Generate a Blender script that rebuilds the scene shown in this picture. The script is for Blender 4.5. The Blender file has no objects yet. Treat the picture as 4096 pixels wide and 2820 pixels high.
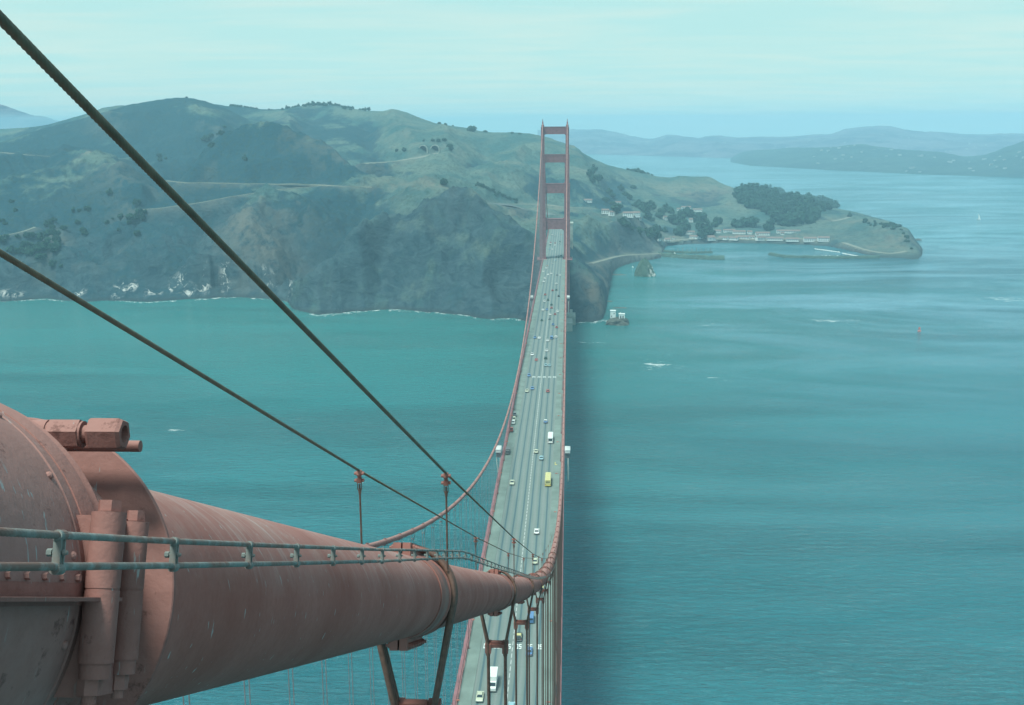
import bpy, math, random
import numpy as np
from mathutils import Vector, Matrix, Quaternion
SC = bpy.context.scene
COL = SC.collection
RD = math.radians
random.seed(7)
RNG = np.random.default_rng(11)

# ------------------------------------------------------------------ camera
# x = east, y = along the bridge towards the far tower, z = metres above the water
CAM = Vector((15.591, 3.174, 225.381))
FOC, PITCH, YAW, ROLL = 4480.12, RD(11.5164), RD(2.925), RD(-0.3474)
_F0 = Vector((-math.sin(YAW), math.cos(YAW), 0)); _R0 = Vector((math.cos(YAW), math.sin(YAW), 0)); _Z = Vector((0, 0, 1))
CF = _F0*math.cos(PITCH) - _Z*math.sin(PITCH)
_U1 = _Z*math.cos(PITCH) + _F0*math.sin(PITCH)
CR = _R0*math.cos(ROLL) + _U1*math.sin(ROLL)
CU = -_R0*math.sin(ROLL) + _U1*math.cos(ROLL)
cd = bpy.data.cameras.new('camera'); cam = bpy.data.objects.new('camera', cd); COL.objects.link(cam)
M = Matrix((CR, CU, -CF)).transposed().to_4x4(); M.translation = CAM
cam.matrix_world = M
cd.sensor_width = 36.0; cd.lens = FOC/4096*36.0; cd.clip_start = 0.1; cd.clip_end = 80000
SC.camera = cam

# ------------------------------------------------------------------ light
SUN_EL, SUN_AZ = RD(68), RD(222)
world = bpy.data.worlds.new('World'); SC.world = world; world.use_nodes = True
def build_world():
    nt = world.node_tree; N = nt.nodes; L = nt.links; N.clear()
    out = N.new('ShaderNodeOutputWorld'); bg = N.new('ShaderNodeBackground'); bg.inputs['Strength'].default_value = 0.103
    sky = N.new('ShaderNodeTexSky'); sky.sky_type = 'NISHITA'; sky.sun_disc = False
    sky.sun_elevation = SUN_EL; sky.sun_rotation = SUN_AZ; sky.altitude = 200; sky.air_density = 1.0; sky.dust_density = 1.6; sky.ozone_density = 1.2
    tint = N.new('ShaderNodeMix'); tint.data_type = 'RGBA'; tint.blend_type = 'MULTIPLY'; tint.inputs[0].default_value = 1
    tint.inputs[7].default_value = (0.68, 0.96, 0.90, 1)
    L.new(sky.outputs[0], tint.inputs[6])
    tc = N.new('ShaderNodeTexCoord'); sep = N.new('ShaderNodeSeparateXYZ'); L.new(tc.outputs['Generated'], sep.inputs[0])
    zz = N.new('ShaderNodeMath'); zz.operation = 'ADD'; zz.inputs[1].default_value = 0.05; L.new(sep.outputs[2], zz.inputs[0])
    zc = N.new('ShaderNodeMath'); zc.operation = 'MAXIMUM'; zc.inputs[1].default_value = 0.02; L.new(zz.outputs[0], zc.inputs[0])
    dx = N.new('ShaderNodeMath'); dx.operation = 'DIVIDE'; L.new(sep.outputs[0], dx.inputs[0]); L.new(zc.outputs[0], dx.inputs[1])
    dy = N.new('ShaderNodeMath'); dy.operation = 'DIVIDE'; L.new(sep.outputs[1], dy.inputs[0]); L.new(zc.outputs[0], dy.inputs[1])
    cb = N.new('ShaderNodeCombineXYZ'); L.new(dx.outputs[0], cb.inputs[0]); L.new(dy.outputs[0], cb.inputs[1])
    n1 = N.new('ShaderNodeTexNoise'); n1.inputs['Scale'].default_value = 0.42; n1.inputs['Detail'].default_value = 7; n1.inputs['Roughness'].default_value = 0.62
    n1.inputs['Distortion'].default_value = 0.7
    L.new(cb.outputs[0], n1.inputs['Vector'])
    r = N.new('ShaderNodeValToRGB'); r.color_ramp.elements[0].position = 0.30; r.color_ramp.elements[1].position = 0.66
    r.color_ramp.elements[0].color = (0, 0, 0, 1); r.color_ramp.elements[1].color = (1, 1, 1, 1)
    L.new(n1.outputs['Fac'], r.inputs[0])
    mul = N.new('ShaderNodeMath'); mul.operation = 'MULTIPLY'; mul.inputs[1].default_value = 0.75; L.new(r.outputs[0], mul.inputs[0])
    mix = N.new('ShaderNodeMix'); mix.data_type = 'RGBA'; hz = N.new('ShaderNodeMapRange'); hz.inputs['From Min'].default_value = 0.0; hz.inputs['From Max'].default_value = 0.42; hz.inputs['To Min'].default_value = 0.97; hz.inputs['To Max'].default_value = 0.0; L.new(sep.outputs[2], hz.inputs['Value'])
    n2 = N.new('ShaderNodeTexNoise'); n2.inputs['Scale'].default_value = 0.9; n2.inputs['Detail'].default_value = 8; n2.inputs['Roughness'].default_value = 0.6; n2.inputs['Distortion'].default_value = 0.5
    mp2 = N.new('ShaderNodeMapping'); mp2.inputs['Scale'].default_value = (0.7, 1.5, 1); mp2.inputs['Location'].default_value = (3, 5, 0); L.new(cb.outputs[0], mp2.inputs['Vector']); L.new(mp2.outputs[0], n2.inputs['Vector'])
    r2 = N.new('ShaderNodeMapRange'); r2.inputs['From Min'].default_value = .40; r2.inputs['From Max'].default_value = .62; r2.inputs['To Min'].default_value = .62; r2.inputs['To Max'].default_value = 1.04; L.new(n2.outputs['Fac'], r2.inputs['Value'])
    L.new(mul.outputs[0], mix.inputs[0])
    mixh = N.new('ShaderNodeMix'); mixh.data_type = 'RGBA'; L.new(hz.outputs[0], mixh.inputs[0]); L.new(mix.outputs[2], mixh.inputs[6]); mixh.inputs[7].default_value = (3.95, 5.45, 5.10, 1)
    st = N.new('ShaderNodeMix'); st.data_type = 'RGBA'; L.new(r2.outputs[0], st.inputs[0]); st.inputs[6].default_value = (2.3, 5.0, 5.1, 1); st.clamp_factor = False; L.new(mixh.outputs[2], st.inputs[7]); L.new(tint.outputs[2], mix.inputs[6])
    mix.inputs[7].default_value = (3.6, 5.0, 4.7, 1)
    L.new(st.outputs[2], bg.inputs['Color']); L.new(bg.outputs[0], out.inputs['Surface'])
build_world()
sd = bpy.data.lights.new('sun', 'SUN'); sd.energy = 2.6; sd.angle = RD(17.0); sd.color = (0.93, 1.0, 0.90)
sun = bpy.data.objects.new('sun', sd); COL.objects.link(sun)
sv = Vector((math.sin(SUN_AZ)*math.cos(SUN_EL), math.cos(SUN_AZ)*math.cos(SUN_EL), math.sin(SUN_EL)))
sun.rotation_euler = (-sv).to_track_quat('-Z', 'Y').to_euler()
SC.view_settings.view_transform = 'Standard'; SC.view_settings.look = 'None'
SC.view_settings.exposure = 0.68; SC.view_settings.gamma = 1.0
HAZE, HAZE_COL = 0.00014, (0.52, 0.83, 1.0, 1)
SC.cycles.use_denoising = True
SC.cycles.max_bounces = 6; SC.cycles.diffuse_bounces = 2; SC.cycles.glossy_bounces = 2; SC.cycles.volume_bounces = 1
SC.cycles.transparent_max_bounces = 6
SC.cycles.use_adaptive_sampling = True; SC.cycles.adaptive_threshold = 0.015

# ------------------------------------------------------------------ helpers
def ray(px, py):
    d = CF*FOC + CR*(px-2048) + CU*(1410-py); return d.normalized()
def on_z(px, py, z):
    d = ray(px, py); return CAM + d*((z-CAM.z)/d.z)
def tag(o, label=None, cat=None, group=None, kind=None):
    if label: o['label'] = label
    if cat: o['category'] = cat
    if group: o['group'] = group
    if kind: o['kind'] = kind
    return o
def empty(name, loc, label=None, cat=None, group=None, rz=0.0):
    o = bpy.data.objects.new(name, None); COL.objects.link(o); o.location = loc; o.rotation_euler = (0, 0, rz)
    o.empty_display_size = 0.5
    return tag(o, label, cat, group)
class MB:
    """collects shapes and links them as one mesh object"""
    def __init__(s): s.v = []; s.f = []; s.m = []; s.n = 0; s.cur = 0
    def add(s, vs, fs):
        b = s.n; s.v.extend([tuple(map(float, v)) for v in vs]); s.n += len(vs)
        for f in fs: s.f.append([b+i for i in f]); s.m.append(s.cur)
    def box(s, c, size, rot=None, taper=1.0):
        hx, hy, hz = size[0]/2, size[1]/2, size[2]/2; vs = []
        for z in (-1, 1):
            k = taper if z > 0 else 1.0
            for x, y in ((-1, -1), (1, -1), (1, 1), (-1, 1)):
                p = Vector((x*hx*k, y*hy*k, z*hz))
                if rot is not None: p = rot @ p
                vs.append(p + Vector(c))
        s.add(vs, [(3, 2, 1, 0), (4, 5, 6, 7), (0, 1, 5, 4), (1, 2, 6, 5), (2, 3, 7, 6), (3, 0, 4, 7)])
    def bbox(s, lo, hi): s.box([(a+b)/2 for a, b in zip(lo, hi)], [b-a for a, b in zip(lo, hi)])
    def tube(s, pts, r, n=8, cap=True, up=None, phase=0.0):
        pts = [Vector(p) for p in pts]; m = len(pts); vs = []
        rr = r if hasattr(r, '__len__') else [r]*m
        u0 = None
        for i, p in enumerate(pts):
            t = (pts[min(i+1, m-1)] - pts[max(i-1, 0)]).normalized()
            if u0 is None:
                a = up if up is not None else (Vector((0, 0, 1)) if abs(t.z) < 0.9 else Vector((0, 1, 0)))
                u0 = (a - t*a.dot(t)).normalized()
            else: u0 = (u0 - t*u0.dot(t)).normalized()
            w = t.cross(u0)
            for k in range(n):
                an = 2*math.pi*k/n + phase
                vs.append(p + (u0*math.cos(an) + w*math.sin(an))*rr[i])
        fs = []
        for i in range(m-1):
            for k in range(n):
                k2 = (k+1) % n; fs.append((i*n+k, i*n+k2, (i+1)*n+k2, (i+1)*n+k))
        if cap: fs.append(tuple(range(n-1, -1, -1))); fs.append(tuple((m-1)*n+k for k in range(n)))
        s.add(vs, fs)
    def bar(s, a, b, w, h=None):
        a = Vector(a); b = Vector(b); d = b-a; h = h or w
        q = d.to_track_quat('Y', 'Z').to_matrix()
        s.box((a+b)/2, (w, d.length, h), q)
    def prism(s, prof, axis, lo, hi):
        """prof = list of 2D points, extruded along axis (0,1,2)"""
        n = len(prof); vs = []
        for t in (lo, hi):
            for a, b in prof:
                vs.append((t, a, b) if axis == 0 else ((a, t, b) if axis == 1 else (a, b, t)))
        fs = [tuple(range(n)), tuple(range(2*n-1, n-1, -1))]
        for i in range(n):
            j = (i+1) % n; fs.append((i, i+n, j+n, j))
        s.add(vs, fs)
    def mesh(s, name, mats, smooth=False):
        me = bpy.data.meshes.new(name); me.from_pydata(s.v, [], s.f)
        for m in (mats if isinstance(mats, (list, tuple)) else [mats]): me.materials.append(m)
        if any(s.m): me.polygons.foreach_set('material_index', s.m)
        me.validate(); fixn(me)
        if smooth:
            me.polygons.foreach_set('use_smooth', [True]*len(me.polygons))
        return me
    def build(s, name, mats, parent=None, smooth=False, sharp=None):
        me = s.mesh(name, mats, smooth)
        if sharp is not None: me.set_sharp_from_angle(angle=RD(sharp))
        return link(name, me, parent)
def fixn(me):
    import bmesh
    b = bmesh.new(); b.from_mesh(me); bmesh.ops.recalc_face_normals(b, faces=b.faces); b.to_mesh(me); b.free(); me.update()
def link(name, me, parent=None, loc=None):
    o = bpy.data.objects.new(name, me); COL.objects.link(o)
    if parent is not None: o.parent = parent
    if loc is not None: o.location = loc
    return o
def grid_mesh(name, V, nu, nv, mat, attrs=None, smooth=True):
    """V: (nu*nv,3) array, row-major u then v"""
    idx = np.arange(nu*nv).reshape(nu, nv)
    a = idx[:-1, :-1].ravel(); b = idx[1:, :-1].ravel(); c = idx[1:, 1:].ravel(); d = idx[:-1, 1:].ravel()
    F = np.stack([a, b, c, d], 1).astype(np.int32)
    me = bpy.data.meshes.new(name); me.vertices.add(len(V)); me.vertices.foreach_set('co', V.astype(np.float32).ravel())
    me.loops.add(F.size); me.loops.foreach_set('vertex_index', F.ravel())
    me.polygons.add(len(F)); me.polygons.foreach_set('loop_start', np.arange(0, F.size, 4, dtype=np.int32))
    me.polygons.foreach_set('loop_total', np.full(len(F), 4, dtype=np.int32))
    me.update(calc_edges=True)
    if smooth: me.polygons.foreach_set('use_smooth', np.ones(len(F), dtype=bool))
    for k, arr in (attrs or {}).items():
        at = me.attributes.new(k, 'FLOAT', 'POINT'); at.data.foreach_set('value', arr.astype(np.float32).ravel())
    me.materials.append(mat)
    return me
def copy_tree(o, parent=None):
    c = o.copy(); COL.objects.link(c)
    if parent is not None: c.parent = parent
    for ch in [x for x in KIDS.get(o.name, [])]: copy_tree(ch, c)
    return c
KIDS = {}
def kids(o, *chs): KIDS[o.name] = list(chs); return o
# numpy noise ------------------------------------------------------
def _h(ix, iy, s):
    n = (ix.astype(np.int64)*374761393 + iy.astype(np.int64)*668265263 + s*974711) & 0x7fffffff
    n = ((n ^ (n >> 13))*1274126177) & 0x7fffffff
    return ((n ^ (n >> 16)) & 0xffff)/65535.0
def vnoise(x, y, s=0):
    ix = np.floor(x); iy = np.floor(y); fx = x-ix; fy = y-iy
    fx = fx*fx*fx*(fx*(fx*6-15)+10); fy = fy*fy*fy*(fy*(fy*6-15)+10)
    a = _h(ix, iy, s); b = _h(ix+1, iy, s); c = _h(ix, iy+1, s); d = _h(ix+1, iy+1, s)
    return (a*(1-fx)+b*fx)*(1-fy) + (c*(1-fx)+d*fx)*fy
def fbm(x, y, o=5, s=0, g=0.5):
    t = 0; a = 1; n = 0
    for i in range(o):
        t = t + a*(vnoise(x, y, s+i)*2-1); n += a; a *= g; x = x*2.03+17.1; y = y*2.03-9.2
    return t/n
def ridged(x, y, o=5, s=0, g=0.55):
    t = 0; a = 1; n = 0
    for i in range(o):
        t = t + a*(1-np.abs(vnoise(x, y, s+i)*2-1)*2); n += a; a *= g; x = x*2.03+5.7; y = y*2.03+3.3
    return t/n

# ------------------------------------------------------------------ materials
def newmat(name):
    m = bpy.data.materials.new(name); m.use_nodes = True; nt = m.node_tree
    return m, nt.nodes, nt.links, nt.nodes['Principled BSDF']
def nd(N, t, **kw):
    n = N.new(t)
    for k, v in kw.items():
        if k in n.inputs: n.inputs[k].default_value = v
        else: setattr(n, k, v)
    return n
def mapped(N, L, scale=(1, 1, 1), kind='Object', rot=(0, 0, 0)):
    tc = N.new('ShaderNodeTexCoord'); mp = N.new('ShaderNodeMapping'); mp.inputs['Scale'].default_value = scale; mp.inputs['Rotation'].default_value = rot
    L.new(tc.outputs[kind], mp.inputs['Vector']); return mp.outputs[0]
def noise(N, L, vec, scale, detail=4, rough=0.55, dist=0.0):
    n = N.new('ShaderNodeTexNoise'); n.inputs['Scale'].default_value = scale; n.inputs['Detail'].default_value = detail
    n.inputs['Roughness'].default_value = rough; n.inputs['Distortion'].default_value = dist
    if vec is not None: L.new(vec, n.inputs['Vector'])
    return n.outputs['Fac']
def ramp(N, L, fac, a, b, ca=(0, 0, 0, 1), cb=(1, 1, 1, 1)):
    r = N.new('ShaderNodeValToRGB'); r.color_ramp.elements[0].position = a; r.color_ramp.elements[1].position = b
    r.color_ramp.elements[0].color = ca; r.color_ramp.elements[1].color = cb; L.new(fac, r.inputs[0]); return r.outputs[0]
def mix(N, L, fac, a, b, mode='MIX'):
    m = N.new('ShaderNodeMix'); m.data_type = 'RGBA'; m.blend_type = mode
    for sock, v in ((m.inputs[0], fac), (m.inputs[6], a), (m.inputs[7], b)):
        if hasattr(v, 'is_output'): L.new(v, sock)
        elif isinstance(v, (int, float)): sock.default_value = v
        else: sock.default_value = (*v[:3], 1)
    return m.outputs[2]
def math_(N, L, op, a, b=None, clamp=False):
    m = N.new('ShaderNodeMath'); m.operation = op; m.use_clamp = clamp
    for sock, v in ((m.inputs[0], a), (m.inputs[1], b)):
        if v is None: continue
        if hasattr(v, 'is_output'): L.new(v, sock)
        else: sock.default_value = v
    return m.outputs[0]
def bump(N, L, bsdf, h, strength=0.4, dist=0.02, prev=None):
    b = N.new('ShaderNodeBump'); b.inputs['Strength'].default_value = strength; b.inputs['Distance'].default_value = dist
    L.new(h, b.inputs['Height'])
    if prev is not None: L.new(prev, b.inputs['Normal'])
    if bsdf is not None: L.new(b.outputs[0], bsdf.inputs['Normal'])
    return b.outputs[0]
def simple(name, col, rough=0.6, var=0.15, scale=3.0, metal=0.0, bmp=0.0, kind='Object'):
    m, N, L, B = newmat(name)
    v = mapped(N, L, (1, 1, 1), kind); n = noise(N, L, v, scale, 5)
    dark = tuple(c*(1-var) for c in col); lite = tuple(min(1, c*(1+var)) for c in col)
    L.new(mix(N, L, ramp(N, L, n, 0.3, 0.7), dark, lite), B.inputs['Base Color'])
    B.inputs['Roughness'].default_value = rough; B.inputs['Metallic'].default_value = metal
    if bmp: bump(N, L, B, n, bmp, 0.01)
    return m
PAINT = (0.37, 0.124, 0.100)
def paint_near(name, streaks=True, lump=0.0, base=PAINT):
    """old red-brown bridge paint: washed-out highlight painted on upward faces, blisters, white runs down the sides"""
    m, N, L, B = newmat(name)
    v = mapped(N, L); n1 = noise(N, L, v, 1.3, 6, 0.6); n2 = noise(N, L, v, 26, 4, 0.6)
    c = mix(N, L, ramp(N, L, n1, 0.3, 0.72), tuple(x*0.82 for x in base), (base[0]*1.12, base[1]*1.35, base[2]*1.45))
    c = mix(N, L, math_(N, L, 'MULTIPLY', ramp(N, L, n2, 0.4, 0.7), 0.25), c, tuple(x*0.6 for x in base))
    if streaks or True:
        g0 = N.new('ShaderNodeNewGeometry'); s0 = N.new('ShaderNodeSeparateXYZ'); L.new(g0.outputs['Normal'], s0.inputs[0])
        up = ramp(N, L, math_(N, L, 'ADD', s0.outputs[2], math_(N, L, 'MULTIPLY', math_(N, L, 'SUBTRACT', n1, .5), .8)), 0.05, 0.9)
        c = mix(N, L, math_(N, L, 'MULTIPLY', up, .75), c, (0.39, 0.205, 0.180))  # pale, lit look of the tops painted in by normal direction
    if streaks:
        vs = mapped(N, L, (1.6, 9.0, 1.2)); s1 = noise(N, L, vs, 1.7, 3, 0.6, 0.4)
        vb = mapped(N, L, (0.35, 0.55, 0.6)); s2 = noise(N, L, vb, 1.2, 3)
        geo = N.new('ShaderNodeNewGeometry'); sep = N.new('ShaderNodeSeparateXYZ'); L.new(geo.outputs['Normal'], sep.inputs[0])
        top = ramp(N, L, sep.outputs[2], 0.0, 0.75)
        k = math_(N, L, 'MULTIPLY', ramp(N, L, s1, 0.52, 0.66), ramp(N, L, s2, 0.40, 0.6))
        k = math_(N, L, 'MULTIPLY', k, top); k = math_(N, L, 'MULTIPLY', k, 0.45)
        c = mix(N, L, k, c, (0.52, 0.44, 0.42))
        vq = mapped(N, L, (2.5, 1.1, 1.4)); s3 = noise(N, L, vq, 0.9, 5, 0.7)
        k2 = math_(N, L, 'MULTIPLY', ramp(N, L, s3, 0.5, 0.75), top); k2 = math_(N, L, 'MULTIPLY', k2, 0.55)
        c = mix(N, L, k2, c, (0.50, 0.40, 0.36))
        sf = mapped(N, L, (30, 34, 7), rot=(0.35, 0, 0)); s4 = noise(N, L, sf, 1.0, 2, 0.5)
        k3 = math_(N, L, 'MULTIPLY', ramp(N, L, s4, 0.70, 0.74), 0.6); c = mix(N, L, k3, c, (0.42, 0.48, 0.48))
    if not streaks:
        sf = mapped(N, L, (26, 46, 5), rot=(0.25, 0, 0)); s4 = noise(N, L, sf, 1.0, 3, 0.6); s5 = noise(N, L, v, 2.6, 2)
        k3 = math_(N, L, 'MULTIPLY', ramp(N, L, s4, 0.63, 0.66), ramp(N, L, s5, 0.5, 0.62)); c = mix(N, L, math_(N, L, 'MULTIPLY', k3, .7), c, (0.34, 0.40, 0.41))
        s6 = noise(N, L, v, 7, 6, 0.75); c = mix(N, L, math_(N, L, 'MULTIPLY', ramp(N, L, s6, 0.60, 0.66), .6), c, (0.10, 0.045, 0.04))
    L.new(c, B.inputs['Base Color']); B.inputs['Roughness'].default_value = 0.75; B.inputs['Specular IOR Level'].default_value = 0.12
    b1 = bump(N, L, None, noise(N, L, v, 60, 4, 0.6), 0.35, 0.004)
    bump(N, L, B, noise(N, L, v, 9, 5, 0.65), 0.25+lump, 0.02, b1)
    return m
MAT = {}
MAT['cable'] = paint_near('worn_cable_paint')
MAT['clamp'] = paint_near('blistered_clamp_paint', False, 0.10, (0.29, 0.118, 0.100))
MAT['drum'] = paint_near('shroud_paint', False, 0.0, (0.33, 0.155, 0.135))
MAT['steel'] = simple('bridge_steel_paint', (0.27, 0.118, 0.125), 0.6, 0.2, 0.35)
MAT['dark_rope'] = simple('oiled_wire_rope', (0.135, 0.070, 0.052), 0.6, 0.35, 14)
MAT['hand_rope'] = simple('weathered_hand_rope', (0.13, 0.105, 0.07), 0.62, 0.3, 9)
MAT['galv'] = None
MAT['rail'] = simple('rail_paint', (0.33, 0.15, 0.14), 0.6, 0.25, 1.0)
MAT['concrete'] = simple('pale_concrete', (0.33, 0.36, 0.31), 0.85, 0.2, 0.15)
MAT['walk'] = simple('pavement_concrete', (0.165, 0.215, 0.19), 0.85, 0.2, 0.15)
MAT['white'] = simple('white_paint', (0.78, 0.80, 0.76), 0.5, 0.06, 1)
MAT['glass'] = simple('dark_window_glass', (0.03, 0.05, 0.06), 0.12, 0.1, 1)
MAT['tyre'] = simple('tyre_rubber', (0.02, 0.02, 0.02), 0.8, 0.1, 5)
MAT['red_roof'] = simple('red_tile_roof', (0.20, 0.145, 0.125), 0.8, 0.2, 0.4)
MAT['grey'] = simple('dull_grey_metal', (0.16, 0.17, 0.17), 0.5, 0.2, 1)
MAT['chrome'] = simple('chrome_bumper', (0.5, 0.52, 0.52), 0.25, 0.1, 1, 0.8)
MAT['yellow'] = simple('yellow_paint', (0.62, 0.50, 0.10), 0.45, 0.06, 1)
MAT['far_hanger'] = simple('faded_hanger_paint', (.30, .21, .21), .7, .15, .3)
MAT['pale'] = simple('pale_house_wall', (.42, .43, .40), .8, .2, .2)
MAT['wood'] = simple('weathered_timber', (0.20, 0.18, 0.14), 0.85, 0.3, 0.3)
def galv():
    m, N, L, B = newmat('flaking_galvanised_rope')
    v = mapped(N, L, (1, 1, 1)); n = noise(N, L, v, 6, 5, 0.65); n2 = noise(N, L, v, 30, 3)
    c = mix(N, L, ramp(N, L, n, 0.42, 0.6), (0.20, 0.11, 0.09), (0.19, 0.215, 0.205))
    c = mix(N, L, math_(N, L, 'MULTIPLY', ramp(N, L, n2, 0.5, 0.7), 0.5), c, (0.33, 0.37, 0.36))
    L.new(c, B.inputs['Base Color']); B.inputs['Roughness'].default_value = 0.65
    return m
MAT['galv'] = galv()

# ------------------------------------------------------------------ bridge geometry
SPAN, SAG, HX = 1280.0, 143.3, 13.7
def cable_z(y, east=False):
    if y > SPAN: return 226.5 - (y-SPAN)*0.44 + 26*((y-SPAN)/343)*(1-(y-SPAN)/343)*-1
    t = y/SPAN; z = 226.5 - 4*SAG*t*(1-t)
    if east: z += 0.28*max(0.0, min(1.0, 1-(y-25)/55.0))
    return z
def road_z(y):
    if y > SPAN: return 75.0 - 0.004*(y-SPAN)
    t = y/SPAN; return 75.0 + 4.36*4*t*(1-t)

TH = lambda y: math.atan(-(cable_z(y+.5)-cable_z(y-.5)))
# --- road, pavements, deck
def strip(name, x0, x1, y0, y1, dz, mat, step=15.24, thick=0.0, parent=None):
    b = MB(); ys = np.arange(y0, y1+0.1, step)
    if ys[-1] < y1-1: ys = np.append(ys, y1)
    if thick == 0:
        vs = []; fs = []
        for y in ys: vs += [(x0, y, road_z(y)+dz), (x1, y, road_z(y)+dz)]
        for i in range(len(ys)-1): fs.append((2*i, 2*i+1, 2*i+3, 2*i+2))
        b.add(vs, fs)
    else:
        vs = []; fs = []
        for y in ys:
            z = road_z(y)+dz; vs += [(x0, y, z), (x1, y, z), (x1, y, z-thick), (x0, y, z-thick)]
        n = len(ys)
        for i in range(n-1):
            for k in range(4):
                a = 4*i+k; c = 4*i+(k+1) % 4; fs.append((a, c, c+4, a+4))
        fs.append((0, 1, 2, 3)); fs.append((4*n-1, 4*n-2, 4*n-3, 4*n-4))
        b.add(vs, fs)
    return b.build(name, mat, parent)
def road_mat():
    m, N, L, B = newmat('worn_road_surface')
    geo = N.new('ShaderNodeNewGeometry'); sp = N.new('ShaderNodeSeparateXYZ'); L.new(geo.outputs['Position'], sp.inputs[0])
    x = sp.outputs[0]
    v = mapped(N, L, (1, 0.06, 1)); n = noise(N, L, v, 1.2, 5, 0.6)
    v2 = mapped(N, L, (1, 1, 1)); n2 = noise(N, L, v2, 0.35, 5, 0.6)
    base = mix(N, L, ramp(N, L, n, 0.3, 0.7), (0.135, 0.180, 0.165), (0.170, 0.215, 0.20))
    base = mix(N, L, math_(N, L, 'MULTIPLY', ramp(N, L, n2, 0.45, 0.7), 0.3), base, (0.17, 0.20, 0.18))
    # oil drip line in the middle of each of the six lanes, paler pinkish wheel paths beside it
    wob = math_(N, L, 'MULTIPLY', math_(N, L, 'SUBTRACT', noise(N, L, mapped(N, L, (0, 0.02, 0)), 1.0, 2), 0.5), 0.25)
    xs = math_(N, L, 'ADD', x, wob)
    md = math_(N, L, 'PINGPONG', math_(N, L, 'ADD', xs, 60.8), 1.52)       # 0 on lane lines, 1.52 at lane centres
    oil = ramp(N, L, md, 0.0, 1.0)
    o = N.new('ShaderNodeMapRange'); o.inputs['From Min'].default_value = 1.06; o.inputs['From Max'].default_value = 1.36; L.new(md, o.inputs['Value'])
    inside = math_(N, L, 'LESS_THAN', math_(N, L, 'ABSOLUTE', x), 9.15)
    of = math_(N, L, 'MULTIPLY', math_(N, L, 'MULTIPLY', o.outputs[0], inside), 0.8)
    wp = N.new('ShaderNodeMapRange'); wp.inputs['From Min'].default_value = 0.0; wp.inputs['From Max'].default_value = 0.8; L.new(md, wp.inputs['Value'])
    wf = math_(N, L, 'MULTIPLY', math_(N, L, 'SUBTRACT', 1.0, wp.outputs[0]), 0.45)
    c = mix(N, L, wf, base, (0.24, 0.245, 0.23)); c = mix(N, L, of, c, (0.045, 0.10, 0.12))
    # transverse joints
    jt = math_(N, L, 'LESS_THAN', math_(N, L, 'PINGPONG', sp.outputs[1], 7.62), 0.12)
    c = mix(N, L, math_(N, L, 'MULTIPLY', jt, 0.25), c, (0.10, 0.12, 0.11))
    L.new(c, B.inputs['Base Color']); B.inputs['Roughness'].default_value = 0.8
    return m
MAT['road'] = road_mat()
tag(strip('road', -9.15, 9.15, 60, 1700, 0.0, MAT['road'], thick=0.35), kind='structure')
tag(strip('pavement', -12.7, -9.15, 60, 1266, 0.16, MAT['walk'], thick=0.5), kind='structure')
tag(strip('pavement', 9.15, 12.7, 60, 1266, 0.16, MAT['walk'], thick=0.5), kind='structure')
tag(strip('pavement', -12.7, -9.15, 1294, 1700, 0.16, MAT['walk'], thick=0.5), kind='structure')
tag(strip('pavement', 9.15, 12.7, 1294, 1700, 0.16, MAT['walk'], thick=0.5), kind='structure')
# centre line: short close dashes
b = MB(); y = 120.0
while y < 1640:
    zz = road_z(y+2)+0.008; b.add([(-0.10, y, zz), (0.10, y, zz), (0.10, y+2.6, zz), (-0.10, y+2.6, zz)], [(0, 1, 2, 3)]); y += 3.8
MAT['faded'] = simple('faded_line_paint', (.52, .55, .52), .8, .1, 1)
tag(b.build('centre_line', MAT['faded']), 'dashed white centre line painted down the middle of the bridge road', 'road marking')
# "50" figures painted in the lanes, read from the far side
SEG = {'5': [((0, 2), (1, 2)), ((0, 2), (0, 1)), ((0, 1), (1, 1)), ((1, 1), (1, 0)), ((1, 0), (0, 0))],
       '0': [((0, 2), (1, 2)), ((1, 2), (1, 0)), ((1, 0), (0, 0)), ((0, 0), (0, 2))]}
def figures(x, y):
    b = MB(); zz = road_z(y)+0.010; w, h, t = 0.55, 1.25, 0.20
    for j, ch in enumerate('50'):
        ox = x + 0.85 - j*0.95
        for (a0, b0), (a1, b1) in SEG[ch]:
            xa, ya, xb, yb = ox-a0*w, y-b0*h, ox-a1*w, y-b1*h
            lo = (min(xa, xb)-t/2, min(ya, yb)-t*1.2); hi = (max(xa, xb)+t/2, max(ya, yb)+t*1.2)
            zz += 0.0006
            b.add([(lo[0], lo[1], zz), (hi[0], lo[1], zz), (hi[0], hi[1], zz), (lo[0], hi[1], zz)], [(0, 1, 2, 3)])
    return b
LN = {-7.6: 'outermost left', -4.6: 'second left', -1.5: 'inner left', 1.6: 'inner right', 4.7: 'second right', 7.6: 'outermost right'}
for yy, where in ((303, 'near row under the big cable'), (648.5, 'far row halfway along the deck')):
    for x in LN:
        if yy > 400 and x < -7: continue
        tag(figures(x, yy).build('speed_marking', MAT['white']), 'white 50 painted in the %s lane, %s' % (LN[x], where), 'road marking', 'speed figures painted across the lanes')
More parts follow.
